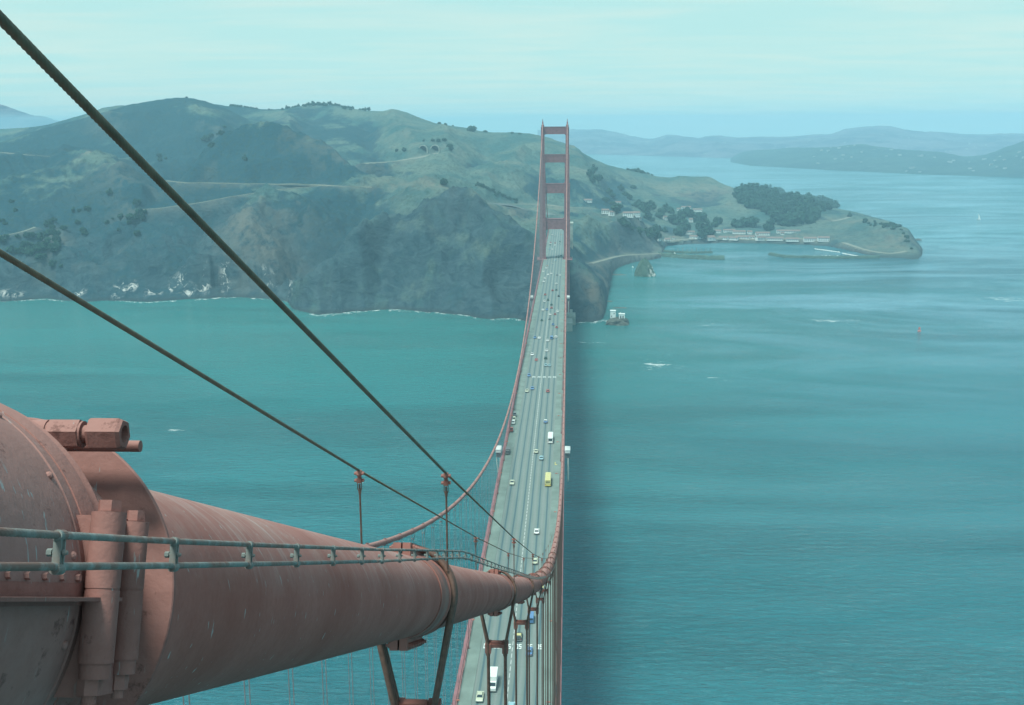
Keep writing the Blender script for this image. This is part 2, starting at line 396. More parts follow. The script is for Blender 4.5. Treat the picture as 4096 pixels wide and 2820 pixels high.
# stiffening truss each side
for sx, nm in ((-1, 'west'), (1, 'east')):
    b = MB(); y = 60.0; st = 7.62
    X = sx*HX
    while y < 1690:
        y2 = min(y+st, 1690); z1, z2 = road_z(y)+0.15, road_z(y2)+0.15
        b.bar((X, y, z1), (X, y2, z2), 0.9, 0.75); b.bar((X, y, z1-7.6), (X, y2, z2-7.6), 0.9, 0.75)
        b.bar((X, y, z1-.4), (X, y, z1-7.2), 0.35)
        k = int(round((y-60)/st))
        if k % 2 == 0: b.bar((X, y, z1-.4), (X, y2, z2-7.2), 0.45)
        else: b.bar((X, y, z1-7.2), (X, y2, z2-.4), 0.45)
        y = y2
    side = 'right-hand' if sx > 0 else 'left-hand'
    tag(b.build('stiffening_truss', MAT['steel']), 'red steel stiffening truss under the %s edge of the bridge deck' % side, 'truss')
    # floor beams hang on the east truss object only as plate girders
    b = MB(); y = 60.0; XR = sx*12.85
    while y < 1690:
        if not (1266 < y < 1294):
            b.box((XR, y, road_z(y)+0.72), (0.10, 0.12, 1.15)); 
        y += 3.81
    seg = [(60, 1266), (1294, 1690)]
    for a0, a1 in seg:
        ys = list(np.arange(a0, a1, 15.24))+[a1]
        for ya, yb in zip(ys[:-1], ys[1:]):
            for h, w, t in ((1.32, 0.16, 0.10), (0.36, 0.08, 0.08)):
                b.bar((XR, ya, road_z(ya)+h), (XR, yb, road_z(yb)+h), w, t)
            n = 15
            for i in range(n):
                y_ = ya+(yb-ya)*(i+0.5)/n
                b.box((XR, y_, road_z(y_)+0.84), (0.03, 0.20, 0.9))
    tag(b.build('railing', MAT['rail']), 'low red railing of close upright slats along the %s side of the deck' % side, 'railing')
b = MB()
for y in np.arange(60, 1690, 15.24):
    z = road_z(y)
    b.bbox((-13.2, y-.25, z-2.6), (13.2, y+.25, z-.55))
for y in np.arange(60, 1680, 15.24):
    for x in (-6, 0, 6): b.bar((x, y, road_z(y)-.75), (x, y+15.24, road_z(y+15.24)-.75), 0.3, 0.55)
tag(b.build('deck_girders', MAT['steel']), 'red cross girders carrying the road surface from below', 'girder')

# --- main cables with their bands
band_profile = [(-.74, .464), (-.74, .478), (-.60, .482), (-.58, .49), (-.20, .49), (-.18, .48), (.04, .48), (.06, .497), (.12, .497), (.14, .478), (.44, .478), (.46, .497), (.54, .497), (.54, .464)]
def band_mesh(n, near):
    b = MB(); m = len(band_profile); vs = []
    for yy, r in band_profile:
        for k in range(n): a = 2*math.pi*k/n; vs.append((r*math.cos(a), yy, r*math.sin(a)))
    fs = [(i*n+k, i*n+(k+1) % n, (i+1)*n+(k+1) % n, (i+1)*n+k) for i in range(m-1) for k in range(n)]
    b.add(vs, fs)
    for s in (1, -1):          # bolting flanges above and below
        for dx in (-.055, .055):
            b.bbox((dx-.045, -.76, .455 if s > 0 else -.60), (dx+.045, .62, .60 if s > 0 else -.455))
        if near:
            for j in range(7):
                yy = -.64 + j*.19; z = s*.548
                b.tube([(-.16, yy, z), (.16, yy, z)], .018, 8); b.tube([(.095, yy, z), (.135, yy, z)], .034, 6); b.tube([(-.135, yy, z), (-.095, yy, z)], .034, 6)
        else: b.bbox((-.15, -.5, .54*s-.03), (.15, .4, .54*s+.03))
    return b
MAT['band'] = simple('band_paint', (0.26, 0.10, 0.08), 0.6, 0.25, 2.5)
bm_near = band_mesh(40, True).mesh('cable_band', MAT['band']); bm_near.polygons.foreach_set('use_smooth', [True]*len(bm_near.polygons)); bm_near.set_sharp_from_angle(angle=RD(30))
bm_far = band_mesh(12, False).mesh('cable_band', MAT['band'])
PH_E, PH_W = 0.44, 4.63
BANDY = {1: [PH_E+15.24*k for k in range(1, 84) if abs(PH_E+15.24*k-1280) > 12], -1: [PH_W+15.24*k for k in range(1, 84) if abs(PH_W+15.24*k-1280) > 12]}
for sx in (1, -1):
    east = sx > 0
    b = MB()
    if east:
        ys = list(np.arange(5.0, 60, 1.0)); b.tube([(HX, y, cable_z(y, True)) for y in ys+[60.0]], .462, 64, up=Vector((0, 0, 1)))
        ys = list(np.arange(60, 1280, 5.08))+[1280.0]; b.tube([(HX, y, cable_z(y, True)) for y in ys], .462, 20, cap=False, up=Vector((0, 0, 1)))
    else:
        ys = list(np.arange(20, 1280, 5.08))+[1280.0]; b.tube([(-HX, y, cable_z(y)) for y in ys], .462, 16, up=Vector((0, 0, 1)))
    ys = list(np.arange(1280, 1623, 8))+[1623.0]; b.tube([(sx*HX, y, cable_z(y)) for y in ys], .462, 12, cap=False, up=Vector((0, 0, 1)))
    c = b.build('main_cable', MAT['cable'], smooth=True, sharp=50)
    tag(c, 'thick red-brown main cable filling the lower left foreground and curving up to the far tower' if east else 'far main cable sweeping along the left side of the deck up to the tower', 'cable', 'main cables of the bridge')
    for y in BANDY[sx]:
        if east and y < 10: continue
        o = link('cable_band', bm_near if (east and y < 130) else bm_far, c)
        o.location = (sx*HX, y, cable_z(y, east)); o.rotation_euler = (-TH(y), 0, 0)
# --- hangers
def hanger(sx, y, near):
    b = MB(); n = 8 if near else 4; r = .040 if near else .05
    cz = cable_z(y, sx > 0); top = road_z(y)+.5
    zs = cz-.52-1.12
    for dy in ((.16, .26, .36) if near else (.28,)):
        yy = y+dy; c2 = cable_z(yy, sx > 0)
        if near:
            for s in (1, -1):
                pts = [(sx*HX+s*.512*math.sin(a), yy+.25*math.cos(a), c2+.512*math.cos(a)) for a in np.linspace(0, math.pi/2+.1, 12)]
                pts += [(sx*HX+s*.23, yy, zs), (sx*HX+s*.23, yy, zs-.4), (sx*HX+s*.23, yy, top)]
                b.tube(pts, r, n, up=Vector((0, 1, 0)))
        else:
            for s in (1, -1):
                b.tube([(sx*HX+s*.5, yy, c2), (sx*HX+s*.23, yy, zs), (sx*HX+s*.23, yy, top)], r, n, cap=False, up=Vector((0, 1, 0)))
    return b, zs
def spreader(x, y, zs):
    b = MB(); yy = y+.29
    b.box((x, yy, zs), (.50, .20, .10)); b.box((x, yy, zs+.07), (.30, .12, .06))
    for s in (1, -1):
        b.box((x+s*.23, yy, zs-.06), (.16, .30, .26)); b.box((x+s*.23, yy, zs-.22), (.11, .24, .10))
    return b
for sx in (1, -1):
    for i, y in enumerate(BANDY[sx]):
        if cable_z(y) - road_z(y) < 4.5: continue
        near = sx > 0 and y < 140
        hb, zs = hanger(sx, y, near)
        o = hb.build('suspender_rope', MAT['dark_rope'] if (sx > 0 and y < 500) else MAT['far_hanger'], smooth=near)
        if near:
            lab = {0: 'nearest pair of dark hanger ropes under the big cable, cut off by the frame', 1: 'second dark hanger from the left, wide V and clamp plate above the road',
                   2: 'third dark hanger under the big cable, narrower V in front of the road', 3: 'fourth dark hanger under the cable, beside the yellow-topped cars'}.get(i, 'dark hanger rope number %d from the near end of the right cable' % (i+1))
        else: lab = 'thin hanger ropes number %d from the near end of the %s cable' % (i+1, 'right' if sx > 0 else 'left')
        tag(o, lab, 'suspender', 'hangers of the %s cable' % ('right' if sx > 0 else 'left'))
        if (sx > 0 and y < 500) or (sx < 0 and y < 420):
            spreader(sx*HX, y, zs).build('spreader_casting', MAT['band'] if near else MAT['far_hanger'], o)

# --- near end hardware: shroud, clamp, flange plate (local frame: dx, s along cable, e up across it)
TH0 = TH(6.0); AX = Vector((0, math.cos(TH0), -math.sin(TH0))); E2 = Vector((0, math.sin(TH0), math.cos(TH0)))
OR = Vector((HX, 6.0, cable_z(6.0, True)))
ROT0 = Matrix((Vector((1, 0, 0)), AX, E2)).transposed()
def revolve(b, prof, n=96, a0=0, a1=2*math.pi):
    """prof = [(s, r)] revolved about the local Y axis"""
    full = abs(a1-a0-2*math.pi) < 1e-6; k = n if full else n+1; vs = []
    for s_, r in prof:
        for i in range(k):
            a = a0+(a1-a0)*i/n; vs.append((r*math.cos(a), s_, r*math.sin(a)))
    fs = []
    for j in range(len(prof)-1):
        for i in range(n):
            i2 = (i+1) % k; fs.append((j*k+i, j*k+i2, (j+1)*k+i2, (j+1)*k+i))
    b.add(vs, fs)
shroud = empty('cable_shroud', OR, 'big riveted red steel shroud and bolted clamp round the cable at lower left', 'cable shroud')
shroud.rotation_euler = ROT0.to_euler()
b = MB(); revolve(b, [(-9.0, .589), (-.105, .589), (-.10, .583), (-.092, .583), (-.087, .589), (-.02, .589), (-.02, .45)]); 
b.build('drum', MAT['drum'], shroud, smooth=True, sharp=35)
b = MB(); revolve(b, [(-.04, .50), (-.035, .593), (.0, .600), (.035, .604), (.05, .592), (.06, .572), (.075, .588), (.10, .600), (.135, .590), (.15, .56), (.16, .49), (.52, .487), (.525, .46)])
b.build('collar', MAT['clamp'], shroud, smooth=True, sharp=40)
b = MB(); revolve(b, [(.600, .45), (.600, .598), (.604, .602), (.618, .602), (.622, .598), (.622, .45)])
b.build('flange_plate', MAT['clamp'], shroud, smooth=True, sharp=25)
# tie bolts beside the cable (upright) and over it (crosswise)
def tie_up(s0, rr, e_lo, e_hi, X=.555):
    b = MB()
    def seg(ea, eb, r, n=28, ph=0): b.tube([(X, s0, ea), (X, s0, eb)], r, n, up=Vector((1, 0, 0)), phase=ph)
    seg(e_hi, e_hi+.03, rr*.70, 6); seg(.03, e_hi-.002, rr); seg(.022, .032, rr*.96); seg(-.165, .024, rr*1.0); seg(e_lo+.03, -.163, rr*.88)
    o = b.build('tie_bolt', MAT['clamp'], shroud, smooth=True, sharp=35)
    c = MB(); c.tube([(X-.01, s0, e_lo+.032), (X-.01, s0, e_lo-.012)], rr*.72, 6); c.tube([(X-.01, s0, e_lo-.01), (X-.01, s0, e_lo-.035)], rr*.42, 16)
    n_ = c.build('nut', MAT['clamp'], o)
    return o
tie_up(-.072, .046, -.235, .235, .640); tie_up(.122, .038, -.235, .222, .640)
tie_up(-.095, .046, -.225, .232, -.645); tie_up(.105, .038, -.225, .222, -.645)
b = MB(); b.bbox((.45, -.062, -.255), (.625, .15, .226)); 
b.build('clamp_lug', MAT['clamp'], shroud)
for s0, ee, rr, xe in ((.385, .513, .046, .478), (.50, .490, .019, .488)):
    b = MB()
    def sg(xa, xb, r, n=24, ph=0): b.tube([(xa, s0, ee), (xb, s0, ee)], r, n, up=Vector((0, 0, 1)), phase=ph)
    if rr > .03:
        sg(-.30, .14, rr*.92); sg(.138, .232, rr*.98); sg(.232, .240, rr*.88); sg(.240, .338, rr*1.06, 6, math.pi/6); sg(.338, .346, rr*.90); sg(.344, .376, rr*.62)
        o = b.build('tie_bolt', MAT['clamp'], shroud, smooth=True, sharp=30)
        c = MB(); n = 6; vs = []
        for xx, k in ((.368, 1.0), (.376, 1.08), (.466, 1.08), (xe, .93)):
            for i in range(n): a = 2*math.pi*i/n+math.pi/6; vs.append((xx, s0+rr*1.1*k*math.sin(a), ee+rr*1.1*k*math.cos(a)))
        fs = [(j*n+i, j*n+(i+1) % n, (j+1)*n+(i+1) % n, (j+1)*n+i) for j in range(3) for i in range(n)]+[tuple(range(n))]
        # hollow end: ring face and bore
        m2 = 24; base = len(vs)
        for i in range(m2): a = 2*math.pi*i/m2+math.pi/6; vs.append((xe+.0006, s0+rr*.62*math.sin(a), ee+rr*.62*math.cos(a)))
        for i in range(m2): a = 2*math.pi*i/m2+math.pi/6; vs.append((xe-.05, s0+rr*.60*math.sin(a), ee+rr*.60*math.cos(a)))
        for i in range(n):
            q = i*4; fs.append((3*n+i, base+q, base+q+1, base+q+2)); fs.append((3*n+i, base+q+2, base+(q+3) % m2, base+(q+4) % m2, 3*n+(i+1) % n))
        for i in range(m2): fs.append((base+i, base+(i+1) % m2, base+m2+(i+1) % m2, base+m2+i))
        fs.append(tuple(range(base+m2, base+2*m2))); c.add(vs, fs); c.build('nut', MAT['clamp'], o)
    else:
        sg(-.30, xe, rr); b.build('tie_bolt', MAT['clamp'], shroud, smooth=True, sharp=30)
# rivets on the drum
b = MB()
for i in range(16):
    a = RD(11+i*22.5)
    for s_ in (-.135,):
        p = Vector((.590*math.cos(a), s_, .590*math.sin(a))); nrm = Vector((math.cos(a), 0, math.sin(a)))
        b.tube([p-nrm*.004, p+nrm*.005, p+nrm*.009], [.013, .011, .004], 10)
for j in range(14):
    a = math.asin(.055/.589); p = Vector((.589*math.cos(a), -.12-j*.095, .055)); nrm = Vector((1, 0, .1)).normalized()
    b.tube([p-nrm*.003, p+nrm*.012], .010, 6)
b.build('rivets', MAT['drum'], shroud, smooth=False)
b = MB(); b.bbox((.50, -3.0, -.004), (.655, .035, .006)); b.bbox((.585, -3.0, .006), (.592, -.04, .042)); b.bbox((.50, -3.0, -.016), (.60, -.04, -.004))
b.build('shelf_plate', MAT['clamp'], shroud)

# --- hand ropes with their posts
def strand_rope(b, pts, r, pitch=.16, strands=6, step=.006, n=24):
    """a laid wire rope with visible strands; pts straight polyline"""
    vs = []; fs = []; rings = 0; s_acc = 0
    for (p, q) in zip(pts[:-1], pts[1:]):
        p = Vector(p); q = Vector(q); t = (q-p); Ln = t.length; t.normalize()
        u = (Vector((0, 0, 1))-t*t.z).normalized(); w = t.cross(u); k = max(2, int(Ln/step))
        for i in range(k+1 if q is pts[-1] else k):
            s_ = Ln*i/k; c = p+t*s_; tw = 2*math.pi*(s_acc+s_)/pitch
            for j in range(n):
                a = 2*math.pi*j/n; rr = r*(0.86+0.14*abs(math.cos((a-tw)*strands/2)))
                vs.append(c+(u*math.cos(a)+w*math.sin(a))*rr)
            rings += 1
        s_acc += Ln
    for i in range(rings-1):
        for j in range(n): fs.append((i*n+j, i*n+(j+1) % n, (i+1)*n+(j+1) % n, (i+1)*n+j))
    b.add(vs, fs)
def post(rope, X, y, zt, zb):
    """clamp on the hand rope, shackle, socket and rod down to the band flange"""
    b = MB(); th = TH(y)
    for dz in (0.0, -.085):
        b.box((X, y, zt+dz-.01), (.05, .075, .055))
        for s in (-1, 1): b.tube([(X, y+s*.035, zt+dz-.01)if False else (X-.055, y+s*.02, zt+dz-.012), (X+.055, y+s*.02, zt+dz-.012)], .014, 6)
    b.box((X, y, zt-.05), (.032, .05, .14)); b.tube([(X, y-.05, zt+.004), (X, y+.05, zt-.04)], .026, 10)
    o = b.build('rope_clamp', MAT['band'], rope)
    c = MB()
    for s in (-1, 1): c.tube([(X+s*.022, y, zt-.12), (X+s*.024, y, zt-.20), (X+s*.008, y, zt-.235)], .0055, 6)
    c.tube([(X, y, zt-.145), (X, y, zt-.20)], .011, 8); c.tube([(X, y, zt-.20), (X, y, zt-.25), (X, y, zt-.275)], [.021, .016, .011], 8)
    c.tube([(X, y, zt-.27), (X, y, zb)], .0115, 8); c.tube([(X, y, zb+.03), (X, y, zb-.01)], .022, 6)
    c.build('post', MAT['dark_rope'], rope)
for X, dz, yst, nm in ((14.2, 1.51, 3.6, 'right'), (13.2, 1.53, 3.9, 'left')):
    b = MB()
    yy = [yst, 15.4]; strand_rope(b, [(X, y, cable_z(y, True)+dz) for y in yy], .0150)
    b.tube([(X, y, cable_z(y, True)+dz) for y in [15.4, 30.9]], .0145, 10)
    b.tube([(X, y, cable_z(y, True)+dz) for y in [15.24*k+.44 for k in range(2, 15)]], .0145, 6)
    o = b.build('hand_rope', MAT['hand_rope'], smooth=True)
    tag(o, ('upper laid wire hand rope slanting from the top left corner down to the deck' if nm == 'right' else 'lower laid wire hand rope starting at mid height of the left edge'), 'hand rope', 'wire hand ropes above the cable')
    for k in range(1, 12):
        y = 15.4 if k == 1 else 15.24*k+.30
        post(o, X, y, cable_z(y, True)+dz-(.02 if k > 1 else .02), cable_z(y, True)+(.30 if X > 13.7 else .36))

# --- twin rope ladder-like line along the near side of the cable
LP = [(3.6, .085), (4.99, .138), (5.24, .145), (5.50, .156), (6.19, .182), (6.90, .211), (9.36, .312), (11.7, .415), (14.43, .525), (15.29, .54), (20.92, .531), (27.2, .538), (43.4, .499), (61.4, .48), (76.7, .47), (107, .47)]
XL = 14.46
def lz(y):
    for (a, da), (c_, dc) in zip(LP[:-1], LP[1:]):
        if a <= y <= c_: return cable_z(y, True)+da+(dc-da)*(y-a)/(c_-a)
    return cable_z(y, True)+LP[-1][1]
twin = empty('twin_wire_line', (XL, 5.0, lz(5.0)), 'pair of painted wire ropes joined by clamp rungs, running level across the big cable', 'wire line')
ti = Vector((XL, 5.0, lz(5.0)))
for g, nm in ((0, 'upper_rope'), (-.074, 'lower_rope')):
    b = MB(); pts = [Vector((XL, y, lz(y)+g))-ti for y in (3.6, 4.99, 5.5, 6.19, 6.9, 9.36)]
    if g == 0: strand_rope(b, pts, .0092, pitch=.10, step=.004, n=18)
    else: b.tube(pts, .0092, 14)
    b.tube([Vector((XL, y, lz(y)+g))-ti for y in (9.36, 11.7, 14.43, 15.29, 18, 20.92, 27.2, 35, 43.4, 61.4, 76.7, 92, 107)], .0092, 8)
    b.build(nm, MAT['galv'], twin, smooth=True)
rung_y = [4.78, 5.49, 6.18, 6.90, 7.56, 8.25, 8.97, 9.61, 10.29, 10.99, 11.7, 12.36, 12.92, 13.57, 14.2]
y = 14.9
while y < 60: rung_y.append(y); y += .80
def rung():
    b = MB()
    b.box((0, 0, -.037), (.008, .022, .066)); b.box((0, .010, -.037), (.018, .004, .066)); b.box((0, -.010, -.037), (.018, .004, .066))
    for z in (0, -.074): b.tube([(0, -.017, z), (0, .017, z)], .0125, 14)
    b.tube([(-.024, 0, -.038), (.020, 0, -.038)], .005, 8); b.tube([(-.026, 0, -.038), (-.014, 0, -.038)], .009, 6); b.tube([(.011, 0, -.038), (.021, 0, -.038)], [.008, .003], 10)
    return b.mesh('clamp_rung', MAT['galv'])
rm = rung()
for y in rung_y:
    o = link('clamp_rung', rm, twin); o.location = Vector((XL, y, lz(y)))-ti
    o.rotation_euler = (-math.atan(-(lz(y+.1)-lz(y-.1))/.2), 0, 0)

# ------------------------------------------------------------------ far tower
tower = empty('bridge_tower', (0, 1280, 0), 'tall red steel tower with four cross struts at the far end of the bridge', 'tower')
SECT = [(10, 120, 10.2, 17.3, 6.2), (120, 160, 10.5, 16.9, 5.4), (160, 192, 11.0, 16.3, 4.6), (192, 222, 11.8, 15.7, 3.8)]
for sx in (-1, 1):
    b = MB()
    for z0, z1, xi, xo, hy in SECT:
        b.bbox((min(sx*xi, sx*xo), -hy, z0), (max(sx*xi, sx*xo), hy, z1))
        # raised pilaster strips give the fluted art-deco face
        w = xo-xi
        for t0, t1, pr in ((.30, .70, .35), (.42, .58, .65)):
            a0, a1 = sorted((sx*(xi+w*t0), sx*(xi+w*t1))); b.bbox((a0, -hy-pr, z0), (a1, hy+pr, z1-1.2))
        b.bbox((min(sx*(xi-.12), sx*(xo+.12)), -hy-.12, z1-1.0), (max(sx*(xi-.12), sx*(xo+.12)), hy+.12, z1-.25))
    b.bbox((min(sx*12.2, sx*15.2), -3.2, 222), (max(sx*12.2, sx*15.2), 3.2, 224.6)); b.bbox((min(sx*12.9, sx*14.5), -2.2, 224.6), (max(sx*12.9, sx*14.5), 2.2, 227.2))
    b.tube([(sx*13.7, 0, 227.2), (sx*13.7, 0, 228.6), (sx*13.7, 0, 231.0)], [.8, .45, .25], 10)
    lg = b.build('tower_leg', MAT['steel'], tower)
    b = MB(); b.bbox((min(sx*16.9, sx*20.0), -12, 74.2), (max(sx*16.9, sx*20.0), 12, 74.95)); b.bbox((min(sx*9.2, sx*20), -12.5, 74.3), (max(sx*9.2, sx*20), -6.2, 75.0))
    b.bbox((min(sx*19.8, sx*20), -12, 74.9), (max(sx*19.8, sx*20), 12, 76.2)); b.build('walkway', MAT['steel'], lg)
def strut(zt, zb, hx, fr_up, fr_dn, hy, ti_):
    b = MB(); pts = []
    def arc(cx, cz, r, a0, a1): return [(cx+r*math.cos(a), cz+r*math.sin(a)) for a in np.linspace(a0, a1, 7)]
    P = []
    if fr_dn > 0: P += [(-hx, zb-fr_dn)]+arc(-hx+fr_dn, zb-fr_dn, fr_dn, math.pi, math.pi/2)+arc(hx-fr_dn, zb-fr_dn, fr_dn, math.pi/2, 0)+[(hx, zb-fr_dn)]
    else: P += [(-hx, zb), (hx, zb)]
    if fr_up > 0: P += arc(hx-fr_up, zt+fr_up, fr_up, 0, -math.pi/2)+arc(-hx+fr_up, zt+fr_up, fr_up, -math.pi/2, -math.pi)
    else: P += [(hx, zt), (-hx, zt)]
    # split into centre beam and two corner gussets so that faces stay convex
    b.prism([(-hx, zb), (hx, zb), (hx, zt), (-hx, zt)], 1, -hy, hy)
    for s in (-1, 1):
        for up, fr, z0 in ((False, fr_dn, zb), (True, fr_up, zt)):
            if fr <= 0: continue
            q = 1 if up else -1
            aa = np.linspace(0, math.pi/2, 8)
            for a0, a1 in zip(aa[:-1], aa[1:]):
                p0 = (s*(hx-fr+fr*math.cos(a0)), z0+q*(fr-fr*math.sin(a0))); p1 = (s*(hx-fr+fr*math.cos(a1)), z0+q*(fr-fr*math.sin(a1)))
                b.prism([p0, p1, (p1[0], z0), (p0[0], z0)], 1, -hy+.02, hy-.02)
    for zz in (zb+.25, zt-.25): b.bbox((-hx, -hy-.25, zz-.3), (hx, hy+.25, zz+.3))
    for i in range(9):
        x = -hx*.8+hx*1.6*i/8; b.bbox((x-.12, -hy-.12, zb+.6), (x+.12, hy+.12, zt-.6))
    return b.build('strut', MAT['steel'], tower)
strut(222.6, 214.3, 12.0, 0, 2.2, 2.4, 0)
strut(192.2, 183.2, 11.6, 0, 2.6, 2.9, 0)
strut(159.8, 149.0, 11.2, 2.6, 3.0, 3.4, 0)
strut(120.4, 108.6, 10.6, 2.6, 3.6, 4.0, 0)
b = MB()
for z0, z1 in ((12, 42), (42, 68)):
    for s in (-1, 1): b.bar((-11*s, 0, z0), (11*s, 0, z1), 2.2, 1.6)
b.bbox((-11, -2, 66), (11, 2, 70)); b.bbox((-11, -2, 40), (11, 2, 43)); b.build('cross_brace', MAT['steel'], tower)
b = MB()
b.bbox((-24, -14, -6), (24, 14, 10)); b.bbox((-23.2, -52, -6), (20.6, -14, 11.5)) if False else None
for s in (-1, 1): b.bbox((min(s*9, s*20.6), -15.5, 10), (max(s*9, s*20.6), 15.5, 13.5))
b.bbox((-21, -54, -6), (20.4, -13.9, 9.0)); b.build('pier', MAT['concrete'], tower)
for ch in tower.children: pass
# concrete pylon at the shore end
b = MB(); b.bbox((17.4, 1618, 10), (22.0, 1640, 84)); b.bbox((17.0, 1617, 84), (22.4, 1641, 86)); b.bbox((18.4, 1617.4, 60), (21.0, 1617.9, 82))
tag(b.build('pylon', MAT['concrete']), 'pale concrete pylon rising just right of the far tower', 'pylon')
b = MB(); b.bbox((-22.0, 1618, 10), (-17.4, 1640, 84)); b.bbox((-22.4, 1617, 84), (-17, 1641, 86))
tag(b.build('pylon', MAT['concrete']), 'pale concrete pylon behind the left leg of the far tower', 'pylon')

# ------------------------------------------------------------------ land
# ridge, bench, gully and shore lines of the headland: surveyed as (sighting x, sighting y, distance) from the tower top;
# distance None = the line lies at sea level. They are turned into bearing, range and height and lofted into one terrain.
K = 4096/2318.0
A = []
shore = [(-300,700),(-150,688),(0,683),(100,675),(190,684),(250,680),(330,683),(440,677),(520,672),(600,675),(652,682),(662,700),(720,712),(800,705),(880,700),(970,706),(1050,712),(1080,720),(1110,723),(1160,719),(1200,727),(1290,730),(1340,728),(1366,722),(1372,700),(1376,670),(1381,640),(1385,616),(1400,605),(1440,592),(1480,587),(1500,583),(1504,556),(1560,552),(1640,550),(1740,551),(1870,556),(1935,570),(1990,582),(2060,586),(2091,588)]
A2 = [(-300,600,1510),(0,590,1510),(130,570,1540),(250,565,1540),(400,560,1520),(550,590,1480),(640,635,1430),(668,645,1385),(700,620,1395),(760,560,1435),(820,500,1485),(870,462,1530),(930,431,1570),(970,425,1590),(1010,432,1590),(1060,457,1570),(1110,490,1540),(1160,522,1510),(1205,562,1470),(1240,580,1440),(1290,588,1420),(1320,612,1400),(1345,640,1370),(1368,665,1350),(1378,640,1480),(1384,610,1740),(1400,600,1775),(1440,588,1835),(1480,583,1870),(1500,578,1895),(1504,551,2040),(1560,547,2065),(1640,545,2075),(1740,546,2070),(1870,551,2045),(1935,563,1970),(1990,574,1925),(2060,578,1905),(2091,585,1870)]
A3 = [(-300,540,1620),(0,530,1610),(130,530,1620),(250,520,1640),(400,500,1650),(550,520,1590),(640,575,1530),(664,'z14',1480),(700,'z22',1500),(760,'z42',1540),(820,'z66',1575),(870,'z88',1615),(930,'z116',1650),(970,'z126',1650),(1010,'z124',1650),(1060,'z106',1640),(1110,'z88',1630),(1160,'z72',1610),(1205,'z62',1580),(1240,'z56',1540),(1290,582,1480),(1320,600,1530),(1350,610,1600),(1372,617,1640),(1384,602,1790),(1400,595,1815),(1440,582,1870),(1480,575,1910),(1500,570,1935),(1504,548,2065),(1560,543,2085),(1640,542,2092),(1740,542,2092),(1870,546,2070),(1935,558,2000),(1990,567,1960),(2060,567,1940),(2091,583,1878)]
A4 = [(-300,480,1750),(0,470,1740),(130,470,1750),(250,460,1760),(400,440,1760),(550,440,1740),(668,470,1700),(760,460,1700),(820,440,1720),(870,432,1745),(930,421,1790),(970,420,1790),(1010,425,1850),(1060,445,1850),(1110,465,1850),(1160,477,1850),(1205,485,1850),(1240,495,1800),(1290,530,1740),(1350,530,1820),(1384,520,1900),(1417,513,1965),(1460,535,2010),(1489,552,2045),(1504,543,2110),(1560,539,2120),(1640,538,2120),(1740,538,2120),(1870,541,2100),(1935,552,2030),(1990,558,1990),(2060,555,1965),(2091,580,1885)]
A5 = [(-300,400,1950),(0,400,1950),(130,400,1960),(250,405,1960),(370,411,1950),(550,415,1930),(668,420,1920),(760,423,1920),(820,425,1930),(870,424,1960),(930,412,2000),(1010,405,2100),(1060,422,2100),(1110,450,2050),(1160,460,2050),(1205,466,2050),(1240,470,2050),(1300,478,2050),(1350,483,2100),(1417,492,2200),(1460,500,2250),(1489,510,2280),(1560,515,2300),(1640,520,2280),(1740,520,2250),(1870,520,2200),(1935,525,2150),(1990,530,2080),(2060,535,1995),(2080,555,1935),(2091,577,1892)]
A6 = [(-300,345,2250),(0,345,2250),(130,352,2250),(250,358,2240),(370,372,2200),(430,345,2150),(550,318,2100),(620,312,2100),(680,335,2100),(760,370,2100),(820,385,2150),(870,372,2300),(930,357,2350),(1010,350,2350),(1060,355,2350),(1110,365,2350),(1160,375,2300),(1205,385,2300),(1240,390,2300),(1300,402,2350),(1350,420,2400),(1417,440,2500),(1460,450,2550),(1489,450,2600),(1560,445,2650),(1640,450,2650),(1740,465,2550),(1870,480,2450),(1935,490,2380),(1990,507,2280),(2060,522,2120),(2080,540,2020),(2091,568,1925)]
A6B = [(-300,'z165',2420),(0,'z165',2420),(130,'z172',2420),(250,'z170',2400),(370,'z158',2350),(430,'z168',2320),(550,'z176',2300),(620,'z176',2300),(680,'z160',2300),(760,'z142',2300),(820,'z140',2330),(870,345,2450),(930,333,2520),(1010,333,2500),(1110,343,2500),(1205,355,2450),(1240,360,2420),(1300,378,2480),(1350,399,2530),(1417,420,2620),(1489,436,2700),(1560,432,2740),(1640,438,2740),(1740,453,2640),(1870,473,2540),(1935,485,2450),(1990,500,2350),(2060,517,2160),(2080,538,2040),(2091,565,1937)]
A7 = [(-300,385,2600),(-150,350,2550),(0,324,2500),(68,297,2550),(136,279,2600),(205,263,2650),(287,232,2700),(342,222,2720),(420,213,2740),(496,235,2740),(560,272,2700),(620,292,2650),(700,305,2650),(800,302,2700),(930,300,2750),(1010,310,2700),(1110,317,2700),(1205,322,2650),(1240,328,2600),(1300,352,2650),(1350,377,2700),(1417,402,2750),(1489,420,2800),(1560,415,2850),(1640,425,2850),(1740,441,2750),(1870,466,2650),(1935,480,2520),(1990,494,2420),(2040,506,2300),(2060,513,2200),(2080,537,2060),(2091,562,1950)]
A8 = [(-300,'z120',3000),(0,'z140',3000),(136,'z150',3000),(287,'z190',2980),(420,'z200',2980),(520,'z200',2980),(560,268,3000),(620,277,3000),(700,268,3000),(800,272,3000),(930,280,2950),(1010,292,2900),(1110,305,2850),(1205,312,2780),(1240,317,2760),(1290,342,2770),(1350,370,2810),(1417,396,2870),(1489,412,2930),(1560,411,2930),(1640,422,2920),(1740,'z44',2820),(1870,'z26',2700),(1935,'z22',2560),(1990,'z18',2460),(2060,'z12',2240),(2091,'z-4',1960)]
